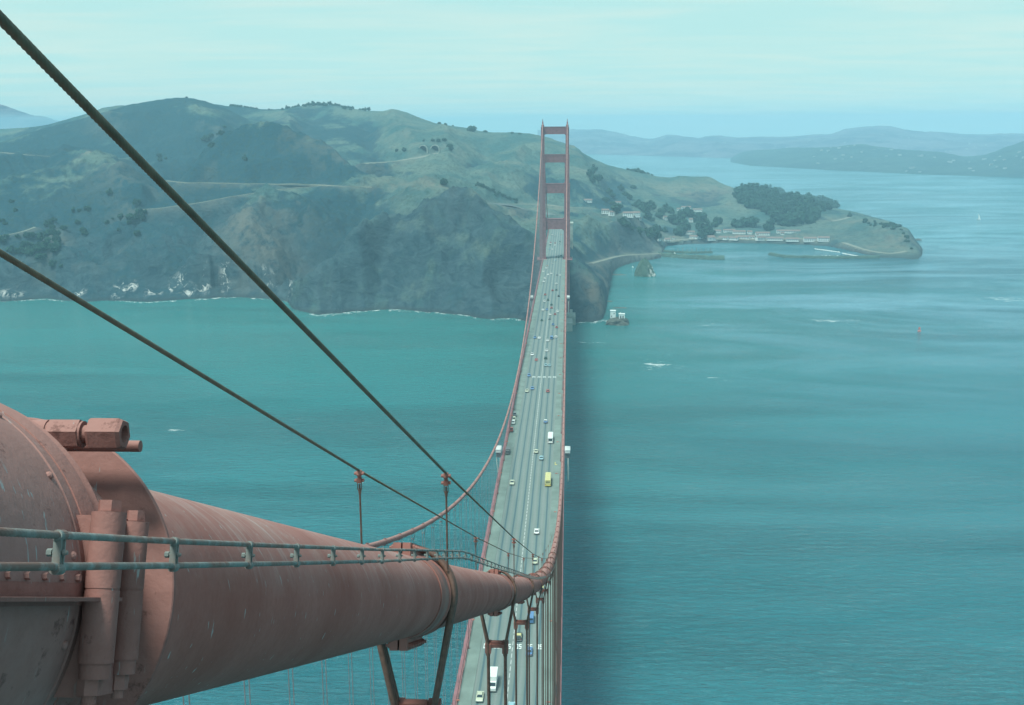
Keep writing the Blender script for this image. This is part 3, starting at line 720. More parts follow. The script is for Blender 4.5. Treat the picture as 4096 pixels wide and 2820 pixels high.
A9 = [(-300,300,3300),(0,290,3300),(100,283,3300),(147,268,3300),(246,235,3200),(342,228,3150),(420,224,3150),(500,234,3200),(566,243,3250),(600,249,3250),(640,247,3250),(700,235,3250),(760,236,3250),(800,245,3250),(850,252,3200),(888,249,3150),(930,262,3100),(980,280,3050),(1020,285,3000),(1060,292,3000),(1110,300,2950),(1150,298,2950),(1205,303,2900),(1230,308,2880),(1290,333,2880),(1350,362,2900),(1400,382,2950),(1440,387,3000),(1500,403,3050),(1530,411,3050),(1560,407,3000),(1600,408,3000),(1630,415,2980),(1656,429,2950),(1740,'z20',2880),(1870,'z8',2760),(1935,'z5',2600),(1990,'z2',2490),(2060,'z-2',2270),(2091,'z-6',1990)]
def survey(line):
    out = []
    for e in line:
        x, y, d = e if len(e) == 3 else (e[0], e[1], None)
        if isinstance(y, str):
            r = ray(x*K, 480*K); hz = math.hypot(r.x, r.y); ob = (r.x*_F0.x+r.y*_F0.y)/hz; out.append((math.degrees(math.atan2(r.x, r.y)), d/ob, float(y[1:])))
        else:
            r = ray(x*K, y*K); hz = math.hypot(r.x, r.y); t = r.z/hz
            d = -CAM.z/t if d is None else d/((r.x*_F0.x+r.y*_F0.y)/hz)
            out.append((math.degrees(math.atan2(r.x, r.y)), d, CAM.z+d*t))
    return np.array(out)
S0 = survey(shore)
AZ = np.arange(S0[0, 0], S0[-1, 0], 0.07)
def sm(a, k):
    if k < 1: return a
    w = np.exp(-0.5*(np.arange(-3*k, 3*k+1)/k)**2); w /= w.sum()
    return np.convolve(np.pad(a, 3*k, mode='edge'), w, mode='valid')
def onaz(S, col, k): return sm(np.interp(AZ, S[:, 0], S[:, col]), k)
d0 = onaz(S0, 1, 1); d0 = d0 + 7*fbm(AZ*2.2, AZ*0, 4, 3)
lines = [(d0-60, -9+0*AZ), (d0-4, -1.5+0*AZ), (d0, 0*AZ+0.2)]
azc = np.interp(AZ, [S0[0, 0], survey([(1340, 700)])[0, 0], survey([(1384, 610)])[0, 0], S0[-1, 0]], [1, 1, 0, 0])
lines.append((d0+22*azc+9*(1-azc), 13*azc+2.2*(1-azc)))
for ln, k in ((A2, 3), (A3, 4), (A4, 6), (A5, 7), (A6, 6), (A6B, 8), (A7, 8), (A8, 8), (A9, 6)):
    S = survey(ln); lines.append((onaz(S, 1, k), onaz(S, 2, k)))
lines.append((lines[-1][0]+300, lines[-1][1]*0.45-4)); lines.append((lines[-2][0]+900, lines[-1][1]*0-12))
LD = np.array([l[0] for l in lines]); LZ = np.array([l[1] for l in lines])
for i in range(1, len(LD)): LD[i] = np.maximum(LD[i], LD[i-1]+4)
DD = np.concatenate([np.arange(1190, 1800, 7.0), np.arange(1800, 3650, 11.0), np.arange(3650, 4900, 60.0)])
Z = np.empty((len(AZ), len(DD)))
for i in range(len(AZ)):
    Z[i] = np.interp(DD, LD[:, i], LZ[:, i], left=-9, right=-12)
Zs = Z.copy()
w = np.array([1, 4, 6, 4, 1])/16.0
def blur(Q):
    Q = np.apply_along_axis(lambda r: np.convolve(np.pad(r, 2, mode='edge'), w, mode='valid'), 1, Q)
    return np.apply_along_axis(lambda r: np.convolve(np.pad(r, 2, mode='edge'), w, mode='valid'), 0, Q)
for _ in range(3): Zs = blur(Zs)
near_shore = np.clip((DD[None, :]-d0[:, None]-30)/50, 0, 1)
Z = Z*(1-near_shore)+Zs*near_shore
PX = CAM.x + np.sin(np.radians(AZ))[:, None]*DD[None, :]; PY = CAM.y + np.cos(np.radians(AZ))[:, None]*DD[None, :]
inl = np.clip((DD[None, :]-d0[:, None])/70, 0, 1)
hilly = np.clip((Z-6)/50, 0, 1)*np.clip((np.interp(AZ, [-30, 7.6, 9.5, 30], [1, 1, .45, .35]))[:, None], 0, 1)
wx = PX+40*fbm(PX/180, PY/180, 3, 41); wy = PY+40*fbm(PX/180, PY/180, 3, 47)
cliff = np.clip(1-(DD[None, :]-d0[:, None])/420, 0, 1)
gul = ridged((wx+0.55*wy)/95, (wy-0.3*wx)/330, 5, 5)      # long gullies that run down towards the water
gul2 = ridged((wx-0.35*wy)/150, wy/300, 5, 19)
fine = ridged((PX+0.8*PY)/23, (PY-PX*.4)/60, 4, 61)
RL = 1-0.8*np.clip((DD[None, :]-2350)/400, 0, 1)
und = fbm(wx/230, wy/260, 5, 23)
Z = Z + inl*hilly*(cliff*(19*gul+6.5*fine) + (1-cliff)*(17*gul2*RL+5*fine*RL) + 10*und*RL)
Z = Z + np.clip(Z/12, 0, 1)*(fbm(PX/14, PY/14, 4, 71)*2.6+ridged(PX/31, PY/31, 4, 88)*3.0*cliff)*RL
Z = np.where(Z > 0, Z*np.clip((AZ[-1]-AZ)/0.75, 0, 1)[:, None]**0.8 - 2.5*np.clip(1-(AZ[-1]-AZ)/0.3, 0, 1)[:, None], Z)
def g_at(x, y):
    dx = x-CAM.x; dy = y-CAM.y; az = math.degrees(math.atan2(dx, dy)); d = math.hypot(dx, dy)
    i = (az-AZ[0])/0.07; i = min(max(i, 0), len(AZ)-1.001); j = np.interp(d, DD, np.arange(len(DD))); j = min(j, len(DD)-1.001)
    i0, j0 = int(i), int(j); fi, fj = i-i0, j-j0
    return float((Z[i0, j0]*(1-fi)+Z[i0+1, j0]*fi)*(1-fj)+(Z[i0, j0+1]*(1-fi)+Z[i0+1, j0+1]*fi)*fj)
def sight(x, y):
    r = ray(x*K, y*K); hz = math.hypot(r.x, r.y); best = None
    for d in np.arange(1210, 3900, 6.0):
        X = CAM.x+r.x/hz*d; Y = CAM.y+r.y/hz*d; zz = CAM.z+r.z/hz*d; g = g_at(X, Y)
        if g < 0.3 and zz < 0.3: return Vector((X, Y, 0.0))
        if g >= 0.3 and zz <= g: return Vector((X, Y, g))
        if g > 0.3 and (best is None or zz-g < best[0]): best = (zz-g, X, Y, g)
    return Vector(best[1:]) if best else Vector((X, Y, 0))
ROADS = [([(372,411),(430,416),(500,415.5),(600,417.5),(700,420),(780,424),(850,425.5)], 5, 'track'),
 ([(300,478),(355,473),(424,466),(513,449),(612,434),(684,427),(752,424)], 3.5, 'track'),
 ([(-40,343),(0,346),(68,353),(137,358),(219,361),(273,362)], 4, 'track'),
 ([(-40,540),(0,536),(38,530),(85,517)], 4, 'track'),
 ([(1073,462),(1100,465),(1143,469),(1162,474),(1194,477),(1212,480),(1237,482),(1250,486),(1261,494)], 20, 'tarmac'),
 ([(814,372),(850,370),(900,366),(950,358),(975,352),(1000,346)], 14, 'track'),
 ([(1060,460),(1132,462),(1178,464),(1212,463),(1237,464),(1261,469),(1293,471),(1339,472)], 12, 'track'),
 ([(1329,600),(1362,592),(1401,583),(1440,578),(1499,575)], 8, 'track'),
 ([(1903,548),(1931,559),(1965,569),(2004,575),(2035,575),(2058,567)], 8, 'track'),
 ([(1876,503),(1907,498),(1932,490)], 8, 'track'),
 ([(1340,512),(1375,510),(1395,500)], 6, 'track'),
 ([(1505,549),(1560,545),(1640,543),(1740,543),(1870,547)], 10, 'track')]
def survey_road(pts):
    P = []
    for (xa, ya), (xb, yb) in zip(pts[:-1], pts[1:]):
        k = max(2, int(math.hypot(xb-xa, yb-ya)/5)); P += [sight(xa+(xb-xa)*i/k, ya+(yb-ya)*i/k) for i in range(k)]
    P.append(sight(*pts[-1])); q = [sm(np.array([p[c_] for p in P]), 3) for c_ in range(3)]
    return [Vector(v) for v in zip(*q)]
ROADS = [(a_, b_, c_, survey_road(a_)) for a_, b_, c_ in ROADS]
# ridges (+) and ravines (-) that cross the slopes: sighted course, height, half width
STROKES = [(-34,55,[(560,285),(470,312),(405,360),(350,430),(250,480),(150,520),(80,560),(30,640)]), (20,50,[(110,352),(190,362),(270,396),(300,450)]), (24,38,[(370,408),(307,451),(250,500),(126,522),(100,600),(60,670)]),
 (16,30,[(370,470),(239,523),(200,570),(120,601)]), (-24,34,[(330,470),(250,540),(190,600)]), (-40,60,[(850,428),(780,470),(700,530),(625,600),(640,655)]), (22,36,[(620,440),(600,480),(560,540),(530,600),(500,655)]),
 (-26,40,[(500,430),(440,520),(385,600),(340,660)]), (14,28,[(700,440),(650,500),(600,570),(575,640)]), (26,42,[(370,408),(420,385),(480,345),(550,318),(620,314),(680,338),(740,375),(800,408),(840,424)]), (-22,34,[(470,372),(500,415)]), (-20,30,[(600,360),(580,412)]), (-16,28,[(690,372),(680,412)]),
 (-26,50,[(560,280),(620,300),(700,338),(780,366),(850,384),(905,402)]), (12,40,[(440,240),(470,265),(500,300)]), (-14,40,[(360,250),(330,320)]), (14,36,[(250,262),(230,320)]), (-16,40,[(700,245),(690,290),(730,345)]), (16,36,[(650,252),(660,300),(720,340)]), (18,40,[(888,252),(905,300),(945,350)]), (-18,40,[(830,262),(840,310),(880,365)]),
 (-20,45,[(1110,312),(1085,360),(1060,400)]), (16,40,[(1000,288),(1010,340),(1035,395)]), (16,40,[(1195,335),(1165,360),(1110,410),(1080,440)]), (-14,40,[(1250,340),(1230,400),(1200,450)]), (14,36,[(1300,340),(1330,380),(1350,430)]), (-14,34,[(1390,392),(1380,440),(1400,480)]),
 (-20,26,[(960,440),(905,520),(860,600),(850,690)]), (14,22,[(1000,440),(960,520),(930,620)]), (-16,22,[(1060,470),(1010,560),(985,690)]), (15,22,[(900,460),(820,550),(740,660),(720,700)]), (20,30,[(1010,430),(1085,485),(1120,560),(1100,640),(1078,705)]), (-28,34,[(1190,585),(1150,640),(1130,712)]), (12,20,[(1160,530),(1180,600),(1165,660)]),
 (18,30,[(1300,525),(1350,514),(1417,508),(1455,530),(1489,550)]), (-14,30,[(1300,560),(1350,570),(1400,560)]), (12,22,[(1250,600),(1290,650),(1310,710)]), (-14,20,[(1320,640),(1340,700)]), (10,60,[(1510,410),(1560,412),(1630,418)]), (-9,40,[(1600,430),(1580,470)]), (8,30,[(1640,440),(1650,480)]), (8,40,[(1900,485),(1960,510),(2030,540)])]
def add_stroke(h, wdt, pts):
    P = [sight(*p) for p in pts]; best = np.full(Z.shape, 1e9); T_ = np.zeros(Z.shape); n = len(P)-1
    for k in range(n):
        ax_, ay_ = P[k].x, P[k].y; bx, by = P[k+1].x-ax_, P[k+1].y-ay_; L2 = bx*bx+by*by+1e-6
        t = np.clip(((PX+wob1-ax_)*bx+(PY+wob2-ay_)*by)/L2, 0, 1); dd = np.hypot(PX+wob1-ax_-t*bx, PY+wob2-ay_-t*by)
        m_ = dd < best; best[m_] = dd[m_]; T_[m_] = (k+t[m_])/n
    tap = np.clip(np.minimum(T_, 1-T_)*5+.25, 0, 1); r_ = np.sqrt(best**2+25)/wdt
    return 1.55*h*tap*np.exp(-r_), np.exp(-r_)*tap
wob1 = 22*fbm(PX/70, PY/70, 4, 91); wob2 = 22*fbm(PX/70, PY/70, 4, 97)
dZ = 0; RAV = np.zeros(Z.shape); RDG = np.zeros(Z.shape)
for h_, wd_, pts_ in STROKES:
    a_, m_ = add_stroke(h_, wd_, pts_); dZ = dZ+a_
    if h_ < 0: RAV = np.maximum(RAV, m_)
    else: RDG = np.maximum(RDG, m_)
Z = Z+dZ*np.clip(Z/30, 0, 1)*np.clip((DD[None, :]-d0[:, None])/60, 0, 1)
CUT = np.zeros(Z.shape)
for pts_, wd_, mt_, P_ in ROADS:
    Wt = np.zeros(Z.shape); Zr = np.zeros(Z.shape); best = np.full(Z.shape, 1e9)
    for a_, b_ in zip(P_[:-1], P_[1:]):
        bx, by = b_.x-a_.x, b_.y-a_.y; t = np.clip(((PX-a_.x)*bx+(PY-a_.y)*by)/(bx*bx+by*by+1e-6), 0, 1); dd = np.hypot(PX-a_.x-t*bx, PY-a_.y-t*by); m_ = dd < best
        best[m_] = dd[m_]; Zr[m_] = (a_.z+t*(b_.z-a_.z))[m_]
    Wt = np.exp(-np.clip(best-wd_*.6, 0, None)**2/(15.0**2)); Wt[Z < .5] = 0; Z = Z*(1-Wt)+Zr*Wt; CUT = np.maximum(CUT, np.exp(-((best-wd_)/9)**2))
# level benches for the highway and the car park on the headland
def land_mat():
    m, N, L, B = newmat('headland_ground')
    geo = N.new('ShaderNodeNewGeometry'); v = geo.outputs['Position']
    def mp(s, rot=(0, 0, 0)):
        q = N.new('ShaderNodeMapping'); q.inputs['Scale'].default_value = s; q.inputs['Rotation'].default_value = rot; L.new(v, q.inputs['Vector']); return q.outputs[0]
    n1 = noise(N, L, mp((.0052, .0052, .006)), 1.0, 8, 0.62, 0.6)
    n2 = noise(N, L, mp((.03, .012, .02), (0, 0, .5)), 1.0, 6, 0.62, 0.5)
    n3 = noise(N, L, mp((.13, .13, .13)), 1.0, 7, 0.72)
    n4 = noise(N, L, mp((.011, .006, .03), (0, 0, -.4)), 1.0, 6, 0.6, 0.4)
    grass = mix(N, L, ramp(N, L, n4, 0.38, 0.62), (0.046, 0.118, 0.118), (0.138, 0.185, 0.152))
    scrub = (0.014, 0.060, 0.080)
    at = N.new('ShaderNodeAttribute'); at.attribute_name = 'bush'  # scrub mask; also carries the shade painted on the east-facing cliff
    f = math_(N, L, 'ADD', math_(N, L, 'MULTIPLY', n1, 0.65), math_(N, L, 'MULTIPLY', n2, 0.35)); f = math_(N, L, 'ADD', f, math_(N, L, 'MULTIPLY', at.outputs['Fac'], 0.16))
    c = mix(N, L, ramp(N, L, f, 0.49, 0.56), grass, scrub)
    c = mix(N, L, math_(N, L, 'MULTIPLY', ramp(N, L, n3, 0.50, 0.60), 0.62), c, (0.03, 0.055, 0.04))
    rk = N.new('ShaderNodeAttribute'); rk.attribute_name = 'rock'
    n5 = noise(N, L, mp((.05, .03, .09), (0.5, 0.3, .6)), 1.0, 8, 0.7, 0.8)
    rock = mix(N, L, ramp(N, L, n5, 0.35, 0.65), (0.010, 0.036, 0.052), (0.060, 0.105, 0.120))
    rf = math_(N, L, 'MULTIPLY', rk.outputs['Fac'], ramp(N, L, n2, 0.25, 0.55)); c = mix(N, L, rf, c, rock)
    wh = N.new('ShaderNodeAttribute'); wh.attribute_name = 'guano'
    n6 = noise(N, L, mp((.09, .06, .07), (0, .5, 0)), 1.0, 7, 0.75, 1.0)
    wf = math_(N, L, 'MULTIPLY', ramp(N, L, n6, 0.53, 0.58), wh.outputs['Fac']); c = mix(N, L, wf, c, (0.62, 0.60, 0.56))
    bt = N.new('ShaderNodeAttribute'); bt.attribute_name = 'bare'
    n7 = noise(N, L, mp((.05, .03, .05)), 1.0, 5, 0.7)
    c = mix(N, L, math_(N, L, 'MULTIPLY', ramp(N, L, n7, 0.35, 0.55), bt.outputs['Fac']), c, (0.25, 0.215, 0.165))
    wet = N.new('ShaderNodeSeparateXYZ'); L.new(v, wet.inputs[0])
    w_ = N.new('ShaderNodeMapRange'); w_.inputs['From Min'].default_value = 0; w_.inputs['From Max'].default_value = 5; w_.inputs['To Min'].default_value = .8; w_.inputs['To Max'].default_value = 0
    L.new(wet.outputs[2], w_.inputs['Value']); c = mix(N, L, w_.outputs[0], c, (0.035, 0.045, 0.045))
    L.new(c, B.inputs['Base Color']); B.inputs['Roughness'].default_value = 0.95; B.inputs['Specular IOR Level'].default_value = 0.1
    b1 = bump(N, L, None, n3, 0.8, 4.5); bump(N, L, B, n5, 0.7, 8.0, b1)
    return m
MAT['land'] = land_mat()
def blob(x, y, rx, ry=None, pw=1.0):
    """soft patch on the land around the sighted point, radii in metres along / across the view"""
    p = sight(x, y); a = math.atan2(p.x-CAM.x, p.y-CAM.y); ry = ry or rx
    u = (PX-p.x)*math.cos(a)-(PY-p.y)*math.sin(a); w_ = (PX-p.x)*math.sin(a)+(PY-p.y)*math.cos(a)
    return np.exp(-((u/rx)**2+(w_/ry)**2)*pw)
gu = np.zeros_like(Z)
for x, y, rx, ry in ((272, 662, 16, 22), (300, 650, 12, 16), (345, 660, 16, 18), (400, 655, 22, 22), (430, 660, 14, 16), (460, 662, 14, 14), (510, 645, 10, 14), (605, 640, 14, 18), (628, 645, 16, 20), (655, 650, 12, 26), (660, 672, 8, 14), (20, 668, 25, 14), (170, 676, 20, 10), (1403, 712, 10, 10)):
    gu = np.maximum(gu, np.clip(blob(x, y, rx*.8, ry*.55)*2-.5, 0, 1))
ba = np.zeros_like(Z)
for x, y, rx, ry in ((985, 421, 60, 40), (900, 424, 40, 35), (1045, 427, 30, 60), (1150, 470, 60, 50), (1250, 468, 60, 40), (1355, 600, 22, 25), (1390, 597, 35, 14), (1440, 585, 40, 12), (205, 345, 30, 20), (600, 548, 60, 60), (560, 500, 45, 60), (130, 540, 20, 40), (1600, 545, 120, 18), (1720, 540, 140, 18), (1830, 545, 60, 18), (1480, 520, 30, 30), (1450, 505, 90, 40), (1950, 500, 40, 30), (1560, 440, 110, 120), (1350, 690, 18, 30), (1345, 650, 16, 30), (1620, 430, 80, 90), (1730, 470, 40, 30), (1990, 560, 50, 20), (2040, 540, 40, 30), (1365, 630, 14, 14)):
    ba = np.maximum(ba, blob(x, y, rx, ry)*0.55)
bu = np.zeros_like(Z)
for x, y, rx, ry in ((60, 570, 110, 90), (110, 520, 70, 60), (1330, 560, 60, 60), (1350, 395, 60, 100), (1380, 470, 80, 60), (1320, 440, 60, 80), (1440, 560, 50, 40), (2040, 520, 60, 40), (1180, 485, 40, 60), (1300, 520, 40, 60), (1240, 560, 60, 60), (1270, 480, 60, 40), (1330, 700, 60, 60), (1290, 660, 50, 70), (1150, 660, 60, 100), (40, 370, 120, 60)):  # scrub patches, plus shade painted on the east-facing cliff left of the tower
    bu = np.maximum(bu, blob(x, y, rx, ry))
bu = np.maximum(bu, RAV*1.5); bu = bu - RDG*.7; ba = np.maximum(ba, RDG*.35*(fbm(PX/60, PY/60, 4, 12) > .02))
bu = bu+0.55*(np.interp(AZ, [-30, -12, -6, 0, 30], [1, .9, .1, -.5, -.5]))[:, None]
ba = np.maximum(ba, CUT*.35)
def azx(x): return survey([(x, 500)])[0, 0]
def win(x0, x1, f=.5): return (1/(1+np.exp(-(AZ-azx(x0))/f))*1/(1+np.exp((AZ-azx(x1))/f)))[:, None]
def sg_(a): return 1/(1+np.exp(-np.clip(a, -40, 40)))
wb = 18*fbm(PX/40, PY/40, 4, 33); D2 = DD[None, :]+wb
front = sg_((LD[4][:, None]+8-D2)/6)*win(668, 1225, .3)
bu = bu*(1-front)+front*.25
ba = ba*(1-front*.8)
bu = bu - .75*sg_((D2-LD[4][:, None]-20)/8)*win(850, 1290, .5)
bu = bu + .75*sg_((D2-LD[7][:, None])/8)*sg_((LD[8][:, None]-D2)/8)*win(385, 800, .3) - .55*sg_((D2-LD[8][:, None]-10)/8)*win(600, 1300, .5)
bu = bu + .35*sg_((D2-LD[9][:, None])/20)*sg_((LD[10][:, None]-D2)/10)*win(-400, 545, .3) - .35*sg_((D2-LD[10][:, None]-15)/10)*win(-400, 600, .4)
gy, gx = np.gradient(Z); slope = np.abs(gy)/(DD[None, :]*math.radians(.07))+np.abs(gx)/np.gradient(DD)[None, :]
rk = np.maximum(np.clip((slope-.55)/.5, 0, 1)*np.clip(cliff*1.6, 0, 1)*0.9 + 0.35*np.clip(cliff*1.3-.3, 0, 1), front*1.0)
V = np.stack([PX, PY, Z], -1).reshape(-1, 3)
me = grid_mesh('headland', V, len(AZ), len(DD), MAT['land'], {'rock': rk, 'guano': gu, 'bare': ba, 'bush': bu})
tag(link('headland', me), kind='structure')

# far hills across the bay: lofted ranges
def hills_mat(name, ca, cb, cc, sc=1.0):
    m, N, L, B = newmat(name)
    geo = N.new('ShaderNodeNewGeometry'); mpn = N.new('ShaderNodeMapping'); mpn.inputs['Scale'].default_value = (.004*sc, .004*sc, .012*sc); L.new(geo.outputs['Position'], mpn.inputs['Vector'])
    n1 = noise(N, L, mpn.outputs[0], 1.0, 8, 0.68, 0.4)
    mp2 = N.new('ShaderNodeMapping'); mp2.inputs['Scale'].default_value = (.02*sc, .02*sc, .06*sc); L.new(geo.outputs['Position'], mp2.inputs['Vector'])
    n2 = noise(N, L, mp2.outputs[0], 1.0, 6, 0.7)
    c = mix(N, L, ramp(N, L, n1, 0.44, 0.56), ca, cb); c = mix(N, L, math_(N, L, 'MULTIPLY', ramp(N, L, n2, 0.60, 0.66), 0.8), c, cc)
    L.new(c, B.inputs['Base Color']); B.inputs['Roughness'].default_value = 0.95; B.inputs['Specular IOR Level'].default_value = 0.1
    return m
HILLS = []
def hill_range(name, base, crest, deep, mat, seed, rough=14, back=1500):
    """base/crest: sighted points in full-frame coordinates"""
    def az_el(px, py):
        r = ray(px, py); return math.degrees(math.atan2(r.x, r.y)), r.z/math.hypot(r.x, r.y)
    ab = np.array([az_el(*p) for p in base]); ac = np.array([az_el(*p) for p in crest])
    az = np.arange(max(ab[0, 0], ac[0, 0]), min(ab[-1, 0], ac[-1, 0]), 0.05)
    db = -CAM.z/np.interp(az, ab[:, 0], ab[:, 1]); dc = db+deep; zc = CAM.z+dc*sm(np.interp(az, ac[:, 0], ac[:, 1]), 3)
    T = np.concatenate([np.linspace(-0.02, 1, 46), np.linspace(1.08, 1+back/deep, 8)])
    D = db[:, None]+(dc-db)[:, None]*T[None, :]
    prof = np.where(T <= 1, np.clip(T, 0, 1)**.75, 1-(T-1)/(back/deep)); prof = np.clip(prof, 0, 1)
    Zh = zc[:, None]*prof[None, :]
    X = CAM.x+np.sin(np.radians(az))[:, None]*D; Y = CAM.y+np.cos(np.radians(az))[:, None]*D
    amp = np.clip(Zh/60, 0, 1)*(1-.75*np.clip(1-np.abs(T-1)*4, 0, 1))[None, :]
    Zh = Zh+amp*rough*(2.2*ridged(X/500, Y/500, 5, seed)+fbm(X/160, Y/160, 4, seed+9)) + np.clip(Zh/20, 0, 1)*4*fbm(X/45, Y/45, 3, seed+5)
    Zh = np.where(T[None, :] < .005, -3, Zh)
    HILLS.append((az, T, X, Y, Zh))
    me = grid_mesh(name, np.stack([X, Y, Zh], -1).reshape(-1, 3), len(az), len(T), mat)
    return tag(link(name, me), kind='structure')
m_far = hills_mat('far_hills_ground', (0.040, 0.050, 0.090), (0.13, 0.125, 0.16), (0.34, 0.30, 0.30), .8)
m_wood = hills_mat('wooded_hills_ground', (0.018, 0.045, 0.048), (0.035, 0.068, 0.062), (0.16, 0.17, 0.16), 1.3)
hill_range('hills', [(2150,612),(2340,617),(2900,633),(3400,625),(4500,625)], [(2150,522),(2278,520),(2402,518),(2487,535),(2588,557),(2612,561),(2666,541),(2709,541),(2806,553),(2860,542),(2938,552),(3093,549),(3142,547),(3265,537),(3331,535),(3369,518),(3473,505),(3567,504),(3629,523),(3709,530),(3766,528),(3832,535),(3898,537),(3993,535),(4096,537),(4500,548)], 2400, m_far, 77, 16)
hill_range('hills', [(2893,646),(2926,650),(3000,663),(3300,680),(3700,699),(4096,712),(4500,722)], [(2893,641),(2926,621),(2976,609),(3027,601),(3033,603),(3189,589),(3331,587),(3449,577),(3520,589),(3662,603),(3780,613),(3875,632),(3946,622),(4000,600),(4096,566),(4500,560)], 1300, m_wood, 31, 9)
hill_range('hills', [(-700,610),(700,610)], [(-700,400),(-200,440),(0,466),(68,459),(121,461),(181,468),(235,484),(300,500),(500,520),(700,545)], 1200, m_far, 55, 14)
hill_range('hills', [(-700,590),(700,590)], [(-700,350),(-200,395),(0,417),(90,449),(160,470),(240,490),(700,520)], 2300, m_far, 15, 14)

# ------------------------------------------------------------------ water
def water_mat():
    m, N, L, B = newmat('bay_water')
    geo = N.new('ShaderNodeNewGeometry'); v = geo.outputs['Position']
    def mp(s, rot=(0, 0, 0), loc=(0, 0, 0)):
        q = N.new('ShaderNodeMapping'); q.inputs['Scale'].default_value = s; q.inputs['Rotation'].default_value = rot; q.inputs['Location'].default_value = loc; L.new(v, q.inputs['Vector']); return q.outputs[0]
    big = noise(N, L, mp((.0011, .0030, 0), (0, 0, .15)), 1.0, 5, 0.55, 0.6)
    c = mix(N, L, ramp(N, L, big, 0.35, 0.65), (0.002, 0.102, 0.136), (0.007, 0.160, 0.188))
    # silty greener water on the ocean side of the bridge
    sp = N.new('ShaderNodeSeparateXYZ'); L.new(v, sp.inputs[0])
    mr = N.new('ShaderNodeMapRange'); mr.interpolation_type = 'SMOOTHSTEP'; mr.inputs['From Min'].default_value = 350; mr.inputs['From Max'].default_value = 1300; L.new(sp.outputs[1], mr.inputs['Value'])
    mr2 = N.new('ShaderNodeMapRange'); mr2.interpolation_type = 'SMOOTHSTEP'; mr2.inputs['From Min'].default_value = 500; mr2.inputs['From Max'].default_value = -100; L.new(sp.outputs[0], mr2.inputs['Value'])
    silt = math_(N, L, 'MULTIPLY', mr.outputs[0], mr2.outputs[0]); c = mix(N, L, math_(N, L, 'MULTIPLY', silt, 0.6), c, (0.022, 0.235, 0.195))
    # foam: a line of tide-rip whitecaps and a sprinkling elsewhere
    f1 = noise(N, L, mp((.05, .16, 0), (0, 0, -.35)), 1.0, 7, 0.75, 0.6)
    rip = N.new('ShaderNodeVectorMath'); rip.operation = 'DISTANCE'
    q = N.new('ShaderNodeMapping'); q.inputs['Rotation'].default_value = (0, 0, 0.62); L.new(v, q.inputs['Vector'])
    def ripmask(cx, cy, ax, ay, rot):
        tr = N.new('ShaderNodeVectorMath'); tr.operation = 'SUBTRACT'; tr.inputs[1].default_value = (cx, cy, 0); L.new(v, tr.inputs[0])
        q = N.new('ShaderNodeMapping'); q.inputs['Rotation'].default_value = (0, 0, rot); q.inputs['Scale'].default_value = (1/ax, 1/ay, 0); q.vector_type = 'POINT'; L.new(tr.outputs[0], q.inputs['Vector'])
        ln = N.new('ShaderNodeVectorMath'); ln.operation = 'LENGTH'; L.new(q.outputs[0], ln.inputs[0])
        return math_(N, L, 'SUBTRACT', 1.0, ln.outputs['Value'], clamp=True)
    masks = [ripmask(*a) for a in RIPS]
    mk = masks[0]
    for k_ in masks[1:]: mk = math_(N, L, 'MAXIMUM', mk, k_)
    th = math_(N, L, 'SUBTRACT', 0.745, math_(N, L, 'MULTIPLY', mk, 0.22))
    fo = math_(N, L, 'MULTIPLY', math_(N, L, 'SUBTRACT', f1, th), 22.0, clamp=True)
    wide0 = noise(N, L, mp((.0020, .0052, 0), (0, 0, .10), (9, 4, 0)), 1.0, 8, 0.70, 1.5)
    fy = N.new('ShaderNodeMapRange'); fy.interpolation_type = 'SMOOTHSTEP'; fy.inputs['From Min'].default_value = 700; fy.inputs['From Max'].default_value = 1500; L.new(sp.outputs[1], fy.inputs['Value'])
    fx = N.new('ShaderNodeMapRange'); fx.interpolation_type = 'SMOOTHSTEP'; fx.inputs['From Min'].default_value = 20; fx.inputs['From Max'].default_value = 260; L.new(sp.outputs[0], fx.inputs['Value'])
    pal = math_(N, L, 'MULTIPLY', math_(N, L, 'MULTIPLY', fy.outputs[0], fx.outputs[0]), ramp(N, L, wide0, .44, .60))
    c = mix(N, L, math_(N, L, 'MULTIPLY', pal, .9), c, (0.14, 0.32, 0.40))  # bright sky reflection on the distant bay painted into the base colour
    c = mix(N, L, fo, c, (0.75, 0.80, 0.78))
    L.new(c, B.inputs['Base Color']); B.inputs['IOR'].default_value = 1.33; B.inputs['Roughness'].default_value = 0.16; 
    calm = noise(N, L, mp((.0016, .0075, 0), (0, 0, -.12), (3, 1, 0)), 1.0, 5, 0.6, 1.2)
    w1 = noise(N, L, mp((.10, .32, .1), (0, 0, -.12)), 1.0, 5, 0.62, 0.5)
    w2 = noise(N, L, mp((.45, 1.1, .1), (0, 0, .2)), 1.0, 4, 0.6)
    w3 = noise(N, L, mp((.018, .05, .1), (0, 0, -.2)), 1.0, 4, 0.6)
    st = N.new('ShaderNodeMapRange'); st.inputs['From Min'].default_value = .4; st.inputs['From Max'].default_value = .62; st.inputs['To Min'].default_value = .5; st.inputs['To Max'].default_value = 1.0; L.new(calm, st.inputs['Value'])
    wide = noise(N, L, mp((.0014, .0040, 0), (0, 0, .12), (7, 2, 0)), 1.0, 8, 0.68, 1.6)
    sl = N.new('ShaderNodeMapRange'); sl.inputs['From Min'].default_value = .40; sl.inputs['From Max'].default_value = .60; sl.inputs['To Min'].default_value = .5; sl.inputs['To Max'].default_value = 1.4; L.new(wide, sl.inputs['Value'])
    L.new(sl.outputs[0], B.inputs['Specular IOR Level'])
    b0 = N.new('ShaderNodeBump'); b0.inputs['Distance'].default_value = 7.0; L.new(w3, b0.inputs['Height']); b0.inputs['Strength'].default_value = .35
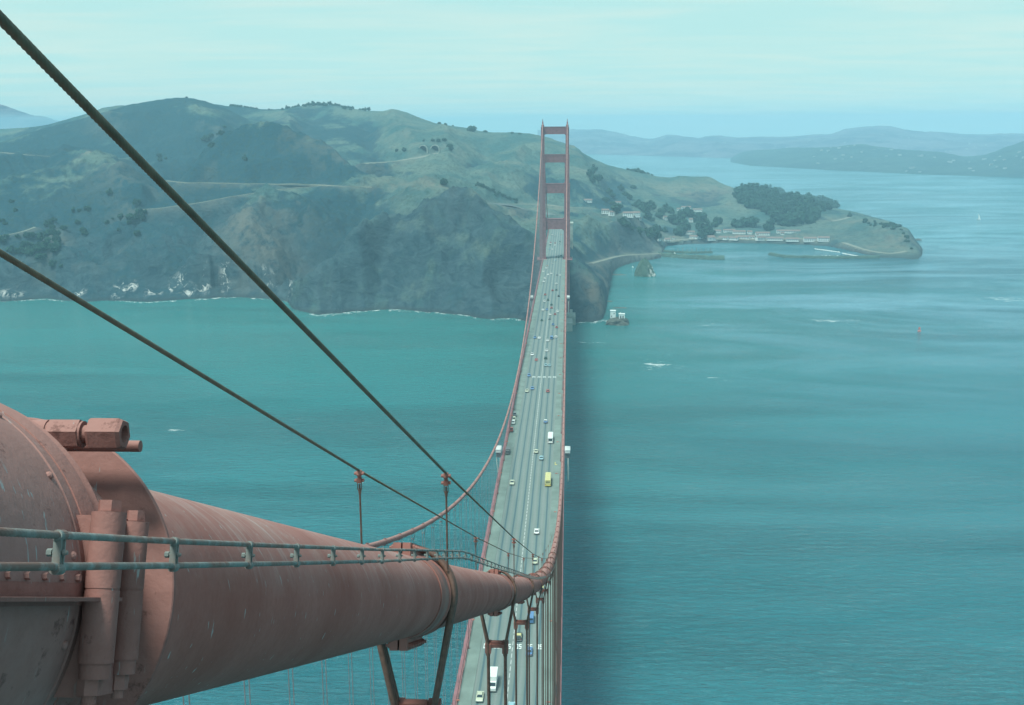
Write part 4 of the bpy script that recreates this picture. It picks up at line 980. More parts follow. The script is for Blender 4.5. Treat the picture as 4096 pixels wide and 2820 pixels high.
    b1 = N.new('ShaderNodeBump'); b1.inputs['Distance'].default_value = 7.0; L.new(w1, b1.inputs['Height']); L.new(st.outputs[0], b1.inputs['Strength']); L.new(b0.outputs[0], b1.inputs['Normal'])
    b2 = N.new('ShaderNodeBump'); b2.inputs['Distance'].default_value = 1.0; L.new(w2, b2.inputs['Height']); b2.inputs['Strength'].default_value = .5; L.new(b1.outputs[0], b2.inputs['Normal'])
    L.new(b2.outputs[0], B.inputs['Normal'])
    return m
def rip(x0, y0, x1, y1, wd):
    a = on_z(x0, y0, 0); b_ = on_z(x1, y1, 0); d = b_-a
    return ((a.x+b_.x)/2, (a.y+b_.y)/2, max(20, d.length/2*1.25), wd, -math.atan2(d.y, d.x))
RIPS = [rip(2480, 1430, 2780, 1490, 75), rip(2780, 1500, 2940, 1550, 28), rip(2960, 1290, 3700, 1275, 45), rip(3900, 1150, 4200, 1250, 60), rip(560, 1700, 820, 1740, 22), rip(2240, 1345, 2460, 1400, 30), rip(3650, 890, 3800, 930, 30), rip(2700, 1290, 3000, 1310, 25)]
MAT['water'] = water_mat()
b = MB(); n = 96; R_ = 13800.0
b.add([(0, 0, 0)]+[(R_*math.cos(2*math.pi*i/n), R_*math.sin(2*math.pi*i/n), 0) for i in range(n)], [(0, 1+i, 1+(i+1) % n) for i in range(n)])
me = bpy.data.meshes.new('water'); me.from_pydata(b.v, [], b.f); me.materials.append(MAT['water'])
tag(link('water', me), kind='structure')
# surf along the foot of the cliffs
m, N, L, B = newmat('surf_foam'); n_ = noise(N, L, mapped(N, L, (.12, .25, 1)), 1.0, 6, .7, .5)
B.inputs['Base Color'].default_value = (.8, .84, .82, 1); B.inputs['Roughness'].default_value = .9
L.new(ramp(N, L, n_, .52, .62), B.inputs['Alpha'])
MAT['foam'] = m
b = MB()
def surf(pts, w0):
    P = []
    for (xa, ya), (xb, yb) in zip(pts[:-1], pts[1:]):
        k = max(2, int(abs(xb-xa)/3)+1)
        for i in range(k): P.append((xa+(xb-xa)*i/k, ya+(yb-ya)*i/k))
    P.append(pts[-1]); vs = []
    for i, (x, y) in enumerate(P):
        wv = w0*(.2+.75*random.random()); p = on_z(x*K, (y+.7)*K, 0); dr = Vector((p.x-CAM.x, p.y-CAM.y, 0)).normalized()
        q = p-dr*wv; vs += [(p.x+dr.x*7, p.y+dr.y*7, .06), (q.x, q.y, .06)]
    b.add(vs, [(2*i, 2*i+1, 2*i+3, 2*i+2) for i in range(len(P)-1)])
surf([(0, 683), (60, 679), (100, 677), (150, 682)], 6); surf([(560, 674), (600, 676), (648, 682)], 9); surf([(700, 711), (725, 713), (760, 711), (800, 706), (860, 701)], 12)
surf([(880, 701), (970, 706), (1050, 712), (1078, 719)], 9); surf([(1110, 722), (1160, 719), (1195, 726)], 12); surf([(1292, 731), (1340, 729), (1378, 725)], 14)
surf([(440, 679), (480, 675), (540, 673)], 5); surf([(260, 681), (330, 685), (400, 681)], 4)
tag(b.build('surf', MAT['foam']), 'broken white line of surf along the foot of the cliffs', 'surf', kind='stuff')

# ------------------------------------------------------------------ rocks and breakwaters
MAT['rock'] = simple('shore_rock', (0.075, 0.085, 0.07), 0.9, 0.45, 0.22)
MAT['rockgrass'] = simple('mossy_rock', (0.05, 0.095, 0.07), 0.9, 0.4, 0.12)
def rock_mesh(name, rad, h, seed, mat, n=40, m=22, pw=1.4, lean=0.0, sx=1, sy=1):
    vs = np.zeros((n*m, 3))
    for j in range(m):
        t = j/(m-1)
        for i in range(n):
            a = 2*math.pi*i/n; k = 1+.28*float(fbm(np.array(math.cos(a)*1.7+seed), np.array(math.sin(a)*1.7+t*2.2), 4, seed))
            r = rad*((1-t)**(1/pw))*k; z = h*t*(1+.12*float(fbm(np.array(math.cos(a)*2+5), np.array(math.sin(a)*2+t), 3, seed+4)))
            vs[j*n+i] = (r*math.cos(a)*sx+lean*z, r*math.sin(a)*sy, z-1.5)
    b = MB(); b.add([tuple(p) for p in vs], [(j*n+i, j*n+(i+1) % n, (j+1)*n+(i+1) % n, (j+1)*n+i) for j in range(m-1) for i in range(n)]+[tuple((m-1)*n+i for i in range(n))])
    return b.build(name, mat, smooth=False)
def m_needle():
    m, N, L, B = newmat('needle_rock'); v = mapped(N, L); n = noise(N, L, v, .16, 7, .7); n2 = noise(N, L, v, .22, 5, .7)
    c = mix(N, L, ramp(N, L, n, .35, .65), (.030, .080, .055), (.075, .125, .085)); sp = N.new('ShaderNodeSeparateXYZ'); L.new(v, sp.inputs[0])
    k = N.new('ShaderNodeMapRange'); k.inputs['From Min'].default_value = 2; k.inputs['From Max'].default_value = 9; L.new(sp.outputs[0], k.inputs['Value'])
    hz = N.new('ShaderNodeMapRange'); hz.inputs['From Min'].default_value = 22; hz.inputs['From Max'].default_value = 12; L.new(sp.outputs[2], hz.inputs['Value'])
    wv = math_(N, L, 'MULTIPLY', math_(N, L, 'MULTIPLY', ramp(N, L, n2, .5, .56), k.outputs[0]), hz.outputs[0]); c = mix(N, L, wv, c, (.6, .58, .54))
    L.new(c, B.inputs['Base Color']); B.inputs['Roughness'].default_value = .95; bump(N, L, B, n, .8, 2.0); return m
p = on_z(1461*K, 626*K, 0)
o = rock_mesh('sea_rock', 17, 27, 3, m_needle(), pw=1.9, lean=-.06, sy=.8); o.location = (p.x, p.y+9, 0)
tag(o, 'tall pointed mossy rock with a white streak standing in the cove', 'sea rock')
p = on_z(1403*K, 737*K, 0)
o = rock_mesh('sea_rock', 13, 9.5, 9, MAT['rock'], pw=4.0, sx=1.15, sy=.8); o.location = (p.x-2, p.y+9, 0)
tag(o, 'low dark rock at the point carrying the white lighthouse buildings', 'sea rock'); LR = o.location.copy()
for x, y, r, h, sx_ in ((1396, 622, 9, 2.6, 2.2), (1404, 697, 6, 2.4, 2.4), (1378, 682, 5, 2.5, 1.5), (2078, 544, 6, 5, 1.5)):
    p = on_z(x*K, y*K, 0); o = rock_mesh('sea_rock', r, h, int(x) % 17, MAT['rock'], n=20, m=8, pw=3, sx=sx_); o.location = (p.x, p.y, 0)
    tag(o, {1396: 'low flat reef reaching out from the beach towards the pointed rock', 1404: 'thin dark reef just above the lighthouse rock', 1378: 'small rock against the bay side shore', 2078: 'small dark rock behind the far right tip of land'}[x], 'sea rock')
def mound(name, pts, wd, h, lab, flat=False):
    b = MB(); P = [on_z(x*K, y*K, 0) for x, y in pts]; Q = []
    for a, c_ in zip(P[:-1], P[1:]):
        k = max(2, int((c_-a).length/6)); Q += [a+(c_-a)*(i/k) for i in range(k)]
    Q.append(P[-1]); vs = []; m_ = 7
    for i, q in enumerate(Q):
        t = (Q[min(i+1, len(Q)-1)]-Q[max(i-1, 0)]).normalized(); s_ = Vector((-t.y, t.x, 0))
        for j, (u, zz) in enumerate(((-1, -1.5), (-.8, .35), (-.5, .9), (0, 1.0), (.5, .9), (.8, .35), (1, -1.5))):
            jt = (random.random()-.5)*(.25 if not flat else .05)
            pp = q+s_*wd*(u+jt); vs.append((pp.x, pp.y, h*zz*(1+jt) if zz > 0 else -2))
    b.add(vs, [(i*m_+j, i*m_+j+1, (i+1)*m_+j+1, (i+1)*m_+j) for i in range(len(Q)-1) for j in range(m_-1)]+[tuple(range(m_)), tuple((len(Q)-1)*m_+j for j in range(m_))])
    return tag(b.build(name, MAT['rockgrass']), lab, 'breakwater')
mound('breakwater', [(1494, 579), (1512, 581), (1560, 585), (1605, 587), (1639, 587)], 9, 6.5, 'left stone breakwater of the harbour with a blunt square end')
mound('breakwater', [(1744, 577), (1757, 580), (1780, 583), (1850, 584.5), (1920, 585), (1990, 584)], 5, 4.5, 'long right stone breakwater of the harbour joined to the far point')
mound('jetty', [(1503, 570), (1530, 573), (1570, 574), (1612, 573)], 4, 4.0, 'low jetty with posts inside the left breakwater', True)

# ------------------------------------------------------------------ roads on the land
MAT['track'] = simple('dusty_road', (0.20, 0.205, 0.165), 0.95, 0.2, 0.1)
MAT['tarmac'] = simple('grey_highway', (0.15, 0.17, 0.165), 0.9, 0.2, 0.08)
def land_road(P, wd, mat, lift=0.6):
    vs = []; n = len(P)
    for i in range(n):
        t = P[min(i+1, n-1)]-P[max(i-1, 0)]; t.z = 0; t.normalize(); s_ = Vector((-t.y, t.x, 0)); p = P[i]
        z = max(p.z, max(g_at(p.x+s_.x*u*wd/2, p.y+s_.y*u*wd/2) for u in (-1, 0, 1)))+lift
        for u, dz in ((-.62, -2.5), (-.5, 0), (.5, 0), (.62, -2.5)): vs.append((p.x+s_.x*u*wd, p.y+s_.y*u*wd, z+dz))
    b = MB(); b.add(vs, [(4*i+j, 4*i+j+1, 4*i+j+5, 4*i+j+4) for i in range(n-1) for j in range(3)])
    return tag(b.build('road', mat), kind='structure')
for pts_, wd_, mt_, P_ in ROADS: land_road(P_, wd_, MAT[mt_])

# ------------------------------------------------------------------ trees
def foliage(name, ca, cb):
    m, N, L, B = newmat(name); v = mapped(N, L); n = noise(N, L, v, .45, 4, .65)
    oi = N.new('ShaderNodeObjectInfo'); f = math_(N, L, 'ADD', math_(N, L, 'MULTIPLY', n, .8), math_(N, L, 'MULTIPLY', oi.outputs['Random'], .25))
    L.new(mix(N, L, ramp(N, L, f, .35, .75), ca, cb), B.inputs['Base Color']); B.inputs['Roughness'].default_value = .9; B.inputs['Specular IOR Level'].default_value = .15
    return m
MAT['leaf'] = foliage('dark_evergreen_leaves', (.020, .058, .042), (.040, .090, .058))
MAT['bark'] = simple('tree_bark', (.09, .07, .05), .95, .3, .5)
def tree_mesh(kind, seed):
    rnd = random.Random(seed); b = MB()
    H = {'round': 1.0, 'tall': 1.6, 'cone': 1.9, 'wide': .8}[kind]
    lobes = []
    for i in range(9 if kind != 'cone' else 8):
        if kind == 'cone':
            t = i/7; r = .62*(1-t)+.12; lobes.append((rnd.uniform(-.1, .1), rnd.uniform(-.1, .1), .35+t*1.5, r))
        else:
            a = rnd.uniform(0, 6.28); q = rnd.uniform(.15, .68); z = H*(.55+rnd.uniform(-.28, .42)); lobes.append((q*math.cos(a), q*math.sin(a), z, rnd.uniform(.30, .50)))
    for (x, y, z, r) in lobes:
        for k in range(34):
            u = rnd.uniform(-1, 1); a = rnd.uniform(0, 6.283); s_ = math.sqrt(1-u*u); d = Vector((s_*math.cos(a), s_*math.sin(a), u))
            p = Vector((x, y, z))+d*r*rnd.uniform(.72, 1.08); q = d.to_track_quat('Z', 'Y').to_matrix() @ Matrix.Rotation(rnd.uniform(-.7, .7), 3, 'X') @ Matrix.Rotation(rnd.uniform(0, 6), 3, 'Z')
            sz = r*rnd.uniform(.25, .48)
            b.add([p+q @ Vector((sz*c0, sz*c1, 0)) for c0, c1 in ((-1, -.7), (.9, -1), (1.1, .8), (-.7, 1))], [(0, 1, 2, 3)])
    tops = list(b.v); b.cur = 1
    b.tube([(0, 0, -.25), (.02, 0, .3), (0, .02, H*.7)], [.07, .055, .03], 6)
    for (x, y, z, r) in lobes[:5]: b.tube([(0, 0, .28), (x*.5, y*.5, z*.6), (x, y, z)], [.04, .025, .012], 4)
    me = bpy.data.meshes.new('tree'); me.from_pydata(b.v, [], b.f); me.materials.append(MAT['leaf']); me.materials.append(MAT['bark'])
    me.polygons.foreach_set('material_index', b.m); me.update(); return me
TM = {k: [tree_mesh(k, s_) for s_ in (3, 8)] for k in ('round', 'tall', 'cone', 'wide')}
NT = [0]
def tree(x, y, r, kind=None, label=None, group=None, name=None, drop=0.0):
    p = sight(x, y); kind = kind or random.choice(['round', 'round', 'tall', 'wide'])
    o = link(name or {'round': 'tree', 'tall': 'tree', 'cone': 'pine_tree', 'wide': 'tree'}[kind], random.choice(TM[kind]))
    o.location = (p.x, p.y, p.z-.5-drop); o.rotation_euler = (0, 0, random.uniform(0, 6)); s_ = r*random.uniform(.9, 1.1); o.scale = (s_, s_*random.uniform(.9, 1.1), s_*random.uniform(.85, 1.15))
    NT[0] += 1; tag(o, label, 'tree', group); return o
def crop7(x, y): return x/2.926, 198+y/2.926
def crop8(x, y): return 566+x/2.82, 198+y/2.82
def crop6(x, y): return 1301.6+x/2.926, 311.3+y/2.926
G = 'dark trees scattered on the left hillside'
for x, y, r in ((1490,270,4.5),(1465,315,5),(1400,330,5),(1345,355,6),(1365,368,6),(1375,345,5),(1395,400,6.5),(1410,390,5),(1440,320,3),(1062,490,6),(1058,470,5),(725,725,6),(580,818,5),(905,798,5.5),(515,915,4),(420,945,4.8),(710,910,4.6),(805,875,5),(745,885,2.6),(870,895,6),(895,880,6),(925,870,6),(940,885,5),(968,864,3),(915,985,4.8),(550,992,5.4),(570,985,4),(790,972,3),(350,1190,5.2),(410,1198,3.6),(270,1165,3.6),(490,835,3.6),(530,830,3),(860,908,3.6),(1100,478,4),(1620,488,5),(100,830,4),(75,765,4),(15,890,4),(38,910,4)):
    tree(*crop7(x, y), r*1.2, random.choice(['round', 'round', 'tall']), 'lone dark rounded tree or bush on the left hillside', G)
tree(*crop7(1233, 42), 4, 'wide', 'tiny dark tree on the very top of the left mountain', None)
rf = random.Random(5)
for i in range(46):
    while True:
        x, y = rf.uniform(0, 395), rf.uniform(880, 1180)
        if x > 250-(y-880)*.0 and x < 385 or (y > 985 and x < 260 and y < 1120): break
    tree(*crop7(x, y), rf.uniform(5, 7.5), 'round', 'dark tree packed in the wooded gully at the left edge', 'trees of the wooded gully at the left edge')
G = 'trees along the second ridge'
for x, y, r in ((205,145,4.5),(235,135,6),(250,125,5),(270,120,5),(290,112,6),(310,108,6),(340,106,6.5),(360,106,6),(375,96,7.5),(400,100,8),(435,92,10),(450,96,9),(470,102,8),(490,108,6),(510,112,7),(530,115,6.5),(550,116,7),(570,118,7),(590,122,6.5),(610,125,6.5),(630,128,7),(650,130,7),(700,140,5),(720,141,6),(740,141,6),(760,142,5.5),(400,118,8),(440,115,8),(480,120,7),(600,140,6),(640,142,6),(350,122,6)):
    tree(*crop8(x, y), r, None, 'dark tree in the wood along the top of the second ridge', G, drop=1.5)
for x, y, r in ((1530,118,6.5),(1545,122,6),(1560,122,7),(1580,124,6.5),(1600,127,6.5),(1620,130,6),(1640,133,6),(1660,136,5.5),(1680,138,5),(1700,140,5),(1780,147,4),(1800,149,3)):
    tree(*crop7(x, y), r, 'wide', 'dark tree of the flat clump right of the mountain top', 'flat clump of trees right of the mountain top', drop=1)
for x, y, r, l in ((1245,232,5,'small tree on the falling skyline, middle of three'),(1295,236,4,'small tree on the falling skyline, right of three'),(1210,232,4,'small tree on the falling skyline, left of three'),(1415,280,12,'large round dark tree standing alone on the skyline left of the tower'),(1500,288,6,'low dark bush on the skyline just left of the tower'),(1672,294,4,'tiny bush on the skyline nearest to the tower'),(1720,298,6,'low wide bush on the skyline beside the tower leg')):
    tree(*crop8(x, y), r, 'wide' if r > 5 else 'round', l, drop=1)
for x, y, r in ((1225,622,5.5),(1245,618,6),(1238,605,5.5),(985,408,6.5),(935,412,5),(1275,385,8),(1280,400,6),(1240,345,6),(1165,345,5),(1110,348,4),(1200,350,5)):
    tree(*crop8(x, y), r, 'round', 'dark round tree on the green slope between headland and tower', 'round trees between headland and tower')
for i in range(24):
    t = i/23; tree(*crop8(1440+t*260+random.uniform(-8, 8), 625+t*112+random.uniform(-9, 9)), random.uniform(3, 4.6), 'round', 'small dark tree in the slanting row left of the tower', 'slanting row of small trees left of the tower')
G = 'trees round the harbour buildings'
for x, y, r in ((130,230,7),(100,260,7),(150,285,7),(120,300,7),(390,335,6),(280,500,8),(262,480,7),(295,470,8),(250,445,6),(400,455,7),(450,480,9),(430,455,8),(490,455,9),(470,500,8),(510,480,8),(480,540,7),(510,545,6),(570,505,8),(560,530,7),(620,485,7),(640,500,7),(700,530,9),(740,510,9),(760,520,8),(680,575,9),(710,585,9),(650,570,8),(700,625,9),(680,640,8),(735,610,8),(830,550,9),(815,580,9),(820,620,9),(850,650,9),(835,665,8),(870,620,8),(940,570,8),(925,590,7),(910,645,6),(530,625,8),(510,650,8),(490,660,7),(535,680,7),(590,620,6),(310,575,7),(340,600,6),(325,590,6),(380,615,5),(430,630,6),(470,625,6),(1060,585,8),(1090,590,9),(1110,570,9),(1150,585,9),(1180,590,8),(1270,615,7),(1290,610,6),(870,560,6),(600,460,6),(300,345,6),(330,380,6),(360,400,6),(250,400,6),(200,420,6),(230,370,7)):
    tree(*crop6(x, y+6), r*1.45, None, 'dark green tree standing among the white harbour buildings', G)
tree(*crop6(1820, 528), 7, 'cone', 'lone dark pine on the bare spur left of the far point')
for x, y, r in ((350,200,6),(375,204,7),(395,200,8),(412,203,12),(435,210,10),(460,225,8),(485,240,7),(510,252,6)):
    tree(*crop6(x, y), r*.9, 'round', 'dark tree in the small clump on the skyline right of the tower', 'small clump on the skyline right of the tower', drop=2)
POLY = [(1045,395),(1080,360),(1130,340),(1300,335),(1370,360),(1420,410),(1600,420),(1660,425),(1735,470),(1640,490),(1600,570),(1420,590),(1300,585),(1250,500),(1130,470)]
def inside(x, y, P):
    c_ = False; j = len(P)-1
    for i in range(len(P)):
        if (P[i][1] > y) != (P[j][1] > y) and x < (P[j][0]-P[i][0])*(y-P[i][1])/(P[j][1]-P[i][1])+P[i][0]: c_ = not c_
        j = i
    return c_
gp = []; tries = 0
while len(gp) < 150 and tries < 6000:
    tries += 1; x, y = rf.uniform(1040, 1745), rf.uniform(335, 595)
    if inside(x, y, POLY) and all(math.hypot(x-a, (y-c_)*1.6) > 19 for a, c_ in gp): gp.append((x, y))
for x in range(1060, 1740, 16): gp.append((x, float(np.interp(x, [1045,1130,1300,1370,1420,1600,1660,1735], [398,345,340,365,412,424,430,470]))))
WV, WF, wn = [], [], 0
for x, y in gp:
    p = sight(*crop6(x, y)); src = random.choice(TM[rf.choice(['round', 'tall', 'round'])]); nv = len(src.vertices)
    co = np.empty(nv*3); src.vertices.foreach_get('co', co); co = co.reshape(-1, 3); s_ = rf.uniform(10, 13.5); a = rf.uniform(0, 6.28)
    Rm = np.array([[math.cos(a), -math.sin(a), 0], [math.sin(a), math.cos(a), 0], [0, 0, 1]]); co = co*[s_, s_, s_*rf.uniform(.85, 1.15)] @ Rm.T + [p.x, p.y, p.z-.5]
    WV += [tuple(q) for q in co]; WF += [[wn+i for i in f.vertices] for f in src.polygons if f.material_index == 0 or True]; wn += nv
me = bpy.data.meshes.new('wood'); me.from_pydata(WV, [], WF); me.materials.append(MAT['leaf'])
tag(link('wood', me), 'dense dark wood covering the round hill above the harbour', 'wood', kind='stuff')
for i in range(40):
    x, y = rf.uniform(1900, 2230), 0; y = np.interp(x, [1900, 2000, 2150, 2230], [535, 560, 580, 640])+rf.uniform(0, 38)
    if x > 2160: y += rf.uniform(0, 70)
    tree(*crop6(x, y), rf.uniform(3, 5), 'wide', 'low dark shrub on the steep far point', 'low shrubs on the steep far point', 'shrub')

# ------------------------------------------------------------------ buildings
hn = [0]
def house(px, py, w, dpt, h, rz=0.0, label='', roof='red', group=None, name='white_house', windows=3, pitch=.24):
    h *= 1.05; w *= .8
    p = sight(px, py); t = empty(name, (p.x, p.y, p.z-.8), label, 'building', group, rz)
    b = MB(); b.bbox((-w/2, -dpt/2, 0), (w/2, dpt/2, h+.8)); b.prism([(-dpt/2, h+.8), (dpt/2, h+.8), (0, h+.8+dpt*pitch*.92)], 0, -w/2, w/2)
    wl = b.build('wall', MAT['white'], t)
    b = MB(); e = .5; z0 = h+.8; zr = z0+dpt*pitch
    for s_ in (-1, 1):
        b.add([(-w/2-e, s_*(dpt/2+e), z0-.1), (w/2+e, s_*(dpt/2+e), z0-.1), (w/2+e, 0, zr+.12), (-w/2-e, 0, zr+.12)], [(0, 1, 2, 3)])
        b.add([(-w/2-e, s_*(dpt/2+e), z0-.35), (w/2+e, s_*(dpt/2+e), z0-.35), (w/2+e, s_*(dpt/2+e), z0-.1), (-w/2-e, s_*(dpt/2+e), z0-.1)], [(0, 1, 2, 3)])
    b.build('roof', MAT['red_roof'] if roof == 'red' else MAT['grey'], t)
    if windows:
        b = MB()
        for k in range(windows):
            x = -w/2+w*(k+.5)/windows; ww = min(1.6, w/windows*.45)
            for zz in ([h*.5] if h < 5 else [h*.3, h*.72]): b.bbox((x-ww/2, -dpt/2-.06, zz), (x+ww/2, -dpt/2+.05, zz+1.5))
        b.build('window', MAT['glass'], t)
    return t
def c1(x, y): return 1245+x/5.12, 396.2+y/5.12
def c2(x, y): return 1641+x/4.819, 367.9+y/4.819
HS = [
 (c1(440,320),20,9,4,.0,'long low pale building highest up just right of the tower'),(c1(790,342),14,8,4,.1,'small white building among trees at the top of the harbour slope'),
 (c1(640,462),16,9,6,.0,'white gabled house, left of the two big houses right of the tower'),(c1(715,472),12,9,6,.3,'white wing beside the left big house right of the tower'),
 (c1(905,490),22,9,7,.0,'large white two storey house with red roof, right of the tower'),(c1(1000,490),14,10,7,.2,'white end block of the large red roofed house'),
 (c1(1040,530),7,5,3,.0,'tiny white shed below the large red roofed house'),(c1(1335,520),9,8,6,.3,'narrow white house between tree clumps'),
 (c1(1250,765),9,8,5,.9,'white shed at the left end of the harbour shore'),(c1(1358,785),13,10,5,.2,'white boat shed standing on the left harbour shore'),(c1(1432,740),6,5,3,.0,'tiny white hut behind the left boat shed'),
 (c1(1640,545),13,9,5,.0,'pale house half hidden by tall trees above the harbour'),(c1(1625,687),20,8,4,.0,'low white building in front of the tall trees'),(c1(1490,412),9,6,4,.0,'small pale house high above the harbour, leftmost of its row'),
 (c1(1575,392),26,8,4,.0,'long white building high above the harbour under the bare hill'),(c1(1710,425),24,8,4,-.1,'long white building at the foot of the bare hill'),
 (c1(1670,748),20,9,4,-.5,'white waterfront shed just right of the tallest shore tree'),(c1(1735,757),10,8,4,.3,'short white waterfront shed beside the tallest shore tree'),
 (c1(1855,765),20,14,5,.4,'wide gabled white workshop on the waterfront'),(c1(1885,780),15,7,3,.0,'low white shed in front of the gabled workshop'),(c1(1945,675),15,8,4,.0,'small white block behind the waterfront workshop'),
 (c1(2075,662),28,8,4,.0,'long white barrack with small dark windows behind the workshops'),(c1(2190,680),30,9,4,.0,'long plain white barrack in the middle of the waterfront'),
 (c1(2010,750),22,8,4,-.5,'slanting white roofed shed, first of the central row'),(c1(2120,750),26,8,4,-.5,'slanting white roofed shed, second of the central row'),(c1(2250,750),26,8,4,-.5,'slanting white roofed shed, third of the central row'),
 (c2(160,778),28,9,4,.0,'white barrack under the small round grove'),(c2(268,786),11,8,4,.0,'small white block right of the barrack under the grove'),(c2(410,796),34,9,4,.0,'long white barrack with wide red roof under the wood'),
 (c2(690,772),56,8,4,.0,'longest white building below the wood, row of dark openings'),(c2(625,790),8,6,3,.0,'tiny white hut below the longest building'),
 (c2(180,840),28,9,4,-.4,'low white shed on the quay, left'),(c2(265,832),26,8,4,-.4,'low white shed on the quay, second from left'),(c2(390,858),24,9,5,.4,'white gabled boathouse on the quay'),
 (c2(352,850),5,5,10,.0,'narrow white tower like shed on the quay'),(c2(545,862),38,10,4,-.12,'wide red roofed shed with white front on the quay'),(c2(735,865),30,10,4,-.15,'red roofed shed right of the wide quay shed'),
 (c2(925,876),29,10,6,.0,'white two storey building with dark openings, left of the pair by the marina'),(c2(1072,876),26,10,6,.0,'white two storey building with dark openings, right of the pair by the marina')]
for (x, y), w, dpt, h, rz, lab in HS:
    house(x, y, w, dpt, h, rz, lab, windows=max(2, int(w/4)))
# houses on the wooded hillside across the water
hb = MB(); hb.bbox((-6, -4, -3), (6, 4, 4.5)); hb.cur = 1; hb.prism([(-4.4, 4.5), (4.4, 4.5), (0, 7)], 0, -6.4, 6.4)
for x in (-3.5, 0, 3.5): hb.cur = 2; hb.bbox((x-.7, -4.06, 1), (x+.7, -3.95, 2.6))
hm = hb.mesh('hillside_house', [MAT['pale'], MAT['grey'], MAT['glass']])
for hi, cnt, tlo, thi, lo_az in ((1, 62, .04, .85, 12.0), (0, 40, .03, .6, 6.0)):
    az, T, X, Y, Zh = HILLS[hi]
    for _ in range(cnt):
        i = rf.randrange(int((lo_az-az[0])/.05), min(len(az), int((27.5-az[0])/.05))); i = max(0, min(i, len(az)-1)); j = int(np.argmin(abs(T-rf.uniform(tlo, thi))))
        o = link('hillside_house', hm); o.location = (X[i, j], Y[i, j], Zh[i, j]+.5); s_ = rf.uniform(.5, 1.15); o.scale = (s_*rf.uniform(.8, 1.6), s_, s_); o.rotation_euler = (0, 0, math.radians(-az[i])+rf.uniform(-.6, .6))
        tag(o, 'pale house dotted on the wooded hillside across the bay' if hi == 1 else 'pale house far off on the hazy back hills', 'house', 'houses on the wooded hillside' if hi == 1 else 'houses on the hazy back hills')
# lighthouse buildings on their rock
lt = empty('lighthouse_building', (LR.x-5.5, LR.y+1.5, 7.2), 'taller plain white lighthouse building on the dark rock at the point', 'lighthouse')
b = MB(); b.bbox((-3, -3, 0), (3, 3, 8.2)); b.build('wall', MAT['white'], lt)
b = MB(); b.bbox((-3.3, -3.3, 8.2), (3.3, 3.3, 8.7)); b.build('roof', MAT['white'], lt)
b = MB(); b.bbox((-2, -3.05, 1), (-1.2, -2.9, 3)); b.bbox((.8, -3.05, 4.6), (1.6, -2.9, 6)); b.build('window', MAT['glass'], lt)
lt = empty('lighthouse_building', (LR.x+4.5, LR.y-.5, 5.2), 'white lighthouse building with two dark windows on the seaward end of the rock', 'lighthouse')
b = MB(); b.bbox((-3.3, -3, 0), (3.3, 3, 6.8)); b.bbox((-4.4, -3.6, -1), (4.4, -3, 1.2)); b.build('wall', MAT['white'], lt)
b = MB(); b.bbox((-3.6, -3.3, 6.8), (3.6, 3.3, 7.2)); b.tube([(-1.6, 0, 7.2), (-1.6, 0, 8.4)], .7, 8); b.build('roof', MAT['white'], lt)
for x in (-1.3, 1.3): b = MB(); b.bbox((x-.65, -3.06, 2.2), (x+.65, -2.9, 5.2)); b.build('window', MAT['glass'], lt)
# highway tunnel mouths
for x, l in ((958, 'left'), (985, 'right')):
    p = sight(x, 341); t = empty('tunnel_portal', (p.x, p.y-6, p.z-6), '%s of the two dark arched tunnel mouths in the green hillside' % l, 'tunnel')
    n = 16; b = MB(); R0, R1 = 8.0, 10.0
    vs = []; fs = []
    for yy in (-2, 4):
        for R_ in (R0, R1):
            for i in range(n+1): a = math.pi*i/n; vs.append((R_*math.cos(a), yy, 5+R_*math.sin(a)))
    m_ = n+1
    for i in range(n): fs += [(i, i+1, m_+i+1, m_+i), (m_+i, m_+i+1, 3*m_+i+1, 3*m_+i), (i, i+1, 2*m_+i+1, 2*m_+i)]
    b.add(vs, fs); b.bbox((R0, -2, -6), (R1, 4, 5)); b.bbox((-R1, -2, -6), (-R0, 4, 5)); b.build('arch', MAT['concrete'], t)
    b = MB(); vs = [(R0*math.cos(math.pi*i/n), 3.6, 5+R0*math.sin(math.pi*i/n)) for i in range(n+1)]+[(-R0, 3.6, -6), (R0, 3.6, -6)]; b.add(vs, [tuple(range(n+3))]); b.build('bore', MAT['tyre'], t)  # flat black sheet stands in for the unlit tunnel interior
# boats
def boat(px, py, ln, mast, lab, group=None, rz=None, sail=False):
    p = on_z(px*K, py*K, 0); t = empty('sailboat' if mast else 'motor_boat', (p.x, p.y, 0), lab, 'boat', group, rz if rz is not None else random.uniform(-.3, .3))
    b = MB(); w = ln*.3; prof = [(-.5, .85), (-.2, 1), (.15, .95), (.35, .6), (.5, .04)]; vs = []
    for yy, k in prof:
        for zz, q in ((-.3, .5), (.9, 1)): vs += [(-w/2*k*q, yy*ln, zz), (w/2*k*q, yy*ln, zz)]
    fs = []
    for i in range(4):
        a = 4*i; fs += [(a, a+2, a+6, a+4), (a+1, a+5, a+7, a+3), (a+2, a+3, a+7, a+6), (a, a+4, a+5, a+1)]
    fs += [(0, 1, 3, 2), (16, 18, 19, 17)]; b.add(vs, fs); b.build('hull', MAT['white'], t)
    b = MB(); b.box((0, -.05*ln, 1.25), (w*.55, ln*.35, .8), taper=.8); b.build('cabin', MAT['white'], t)
    if mast: b = MB(); b.tube([(0, .08*ln, .9), (0, .08*ln, ln*1.25)], .12, 5); b.bar((0, .08*ln, 2), (0, -.4*ln, 2), .14); b.build('mast', MAT['grey'], t)
    if sail: b = MB(); b.prism([(.05*ln, 2), (-.42*ln, 2), (.05*ln, ln*1.2)], 0, -.03, .03); b.build('sail', MAT['white'], t)
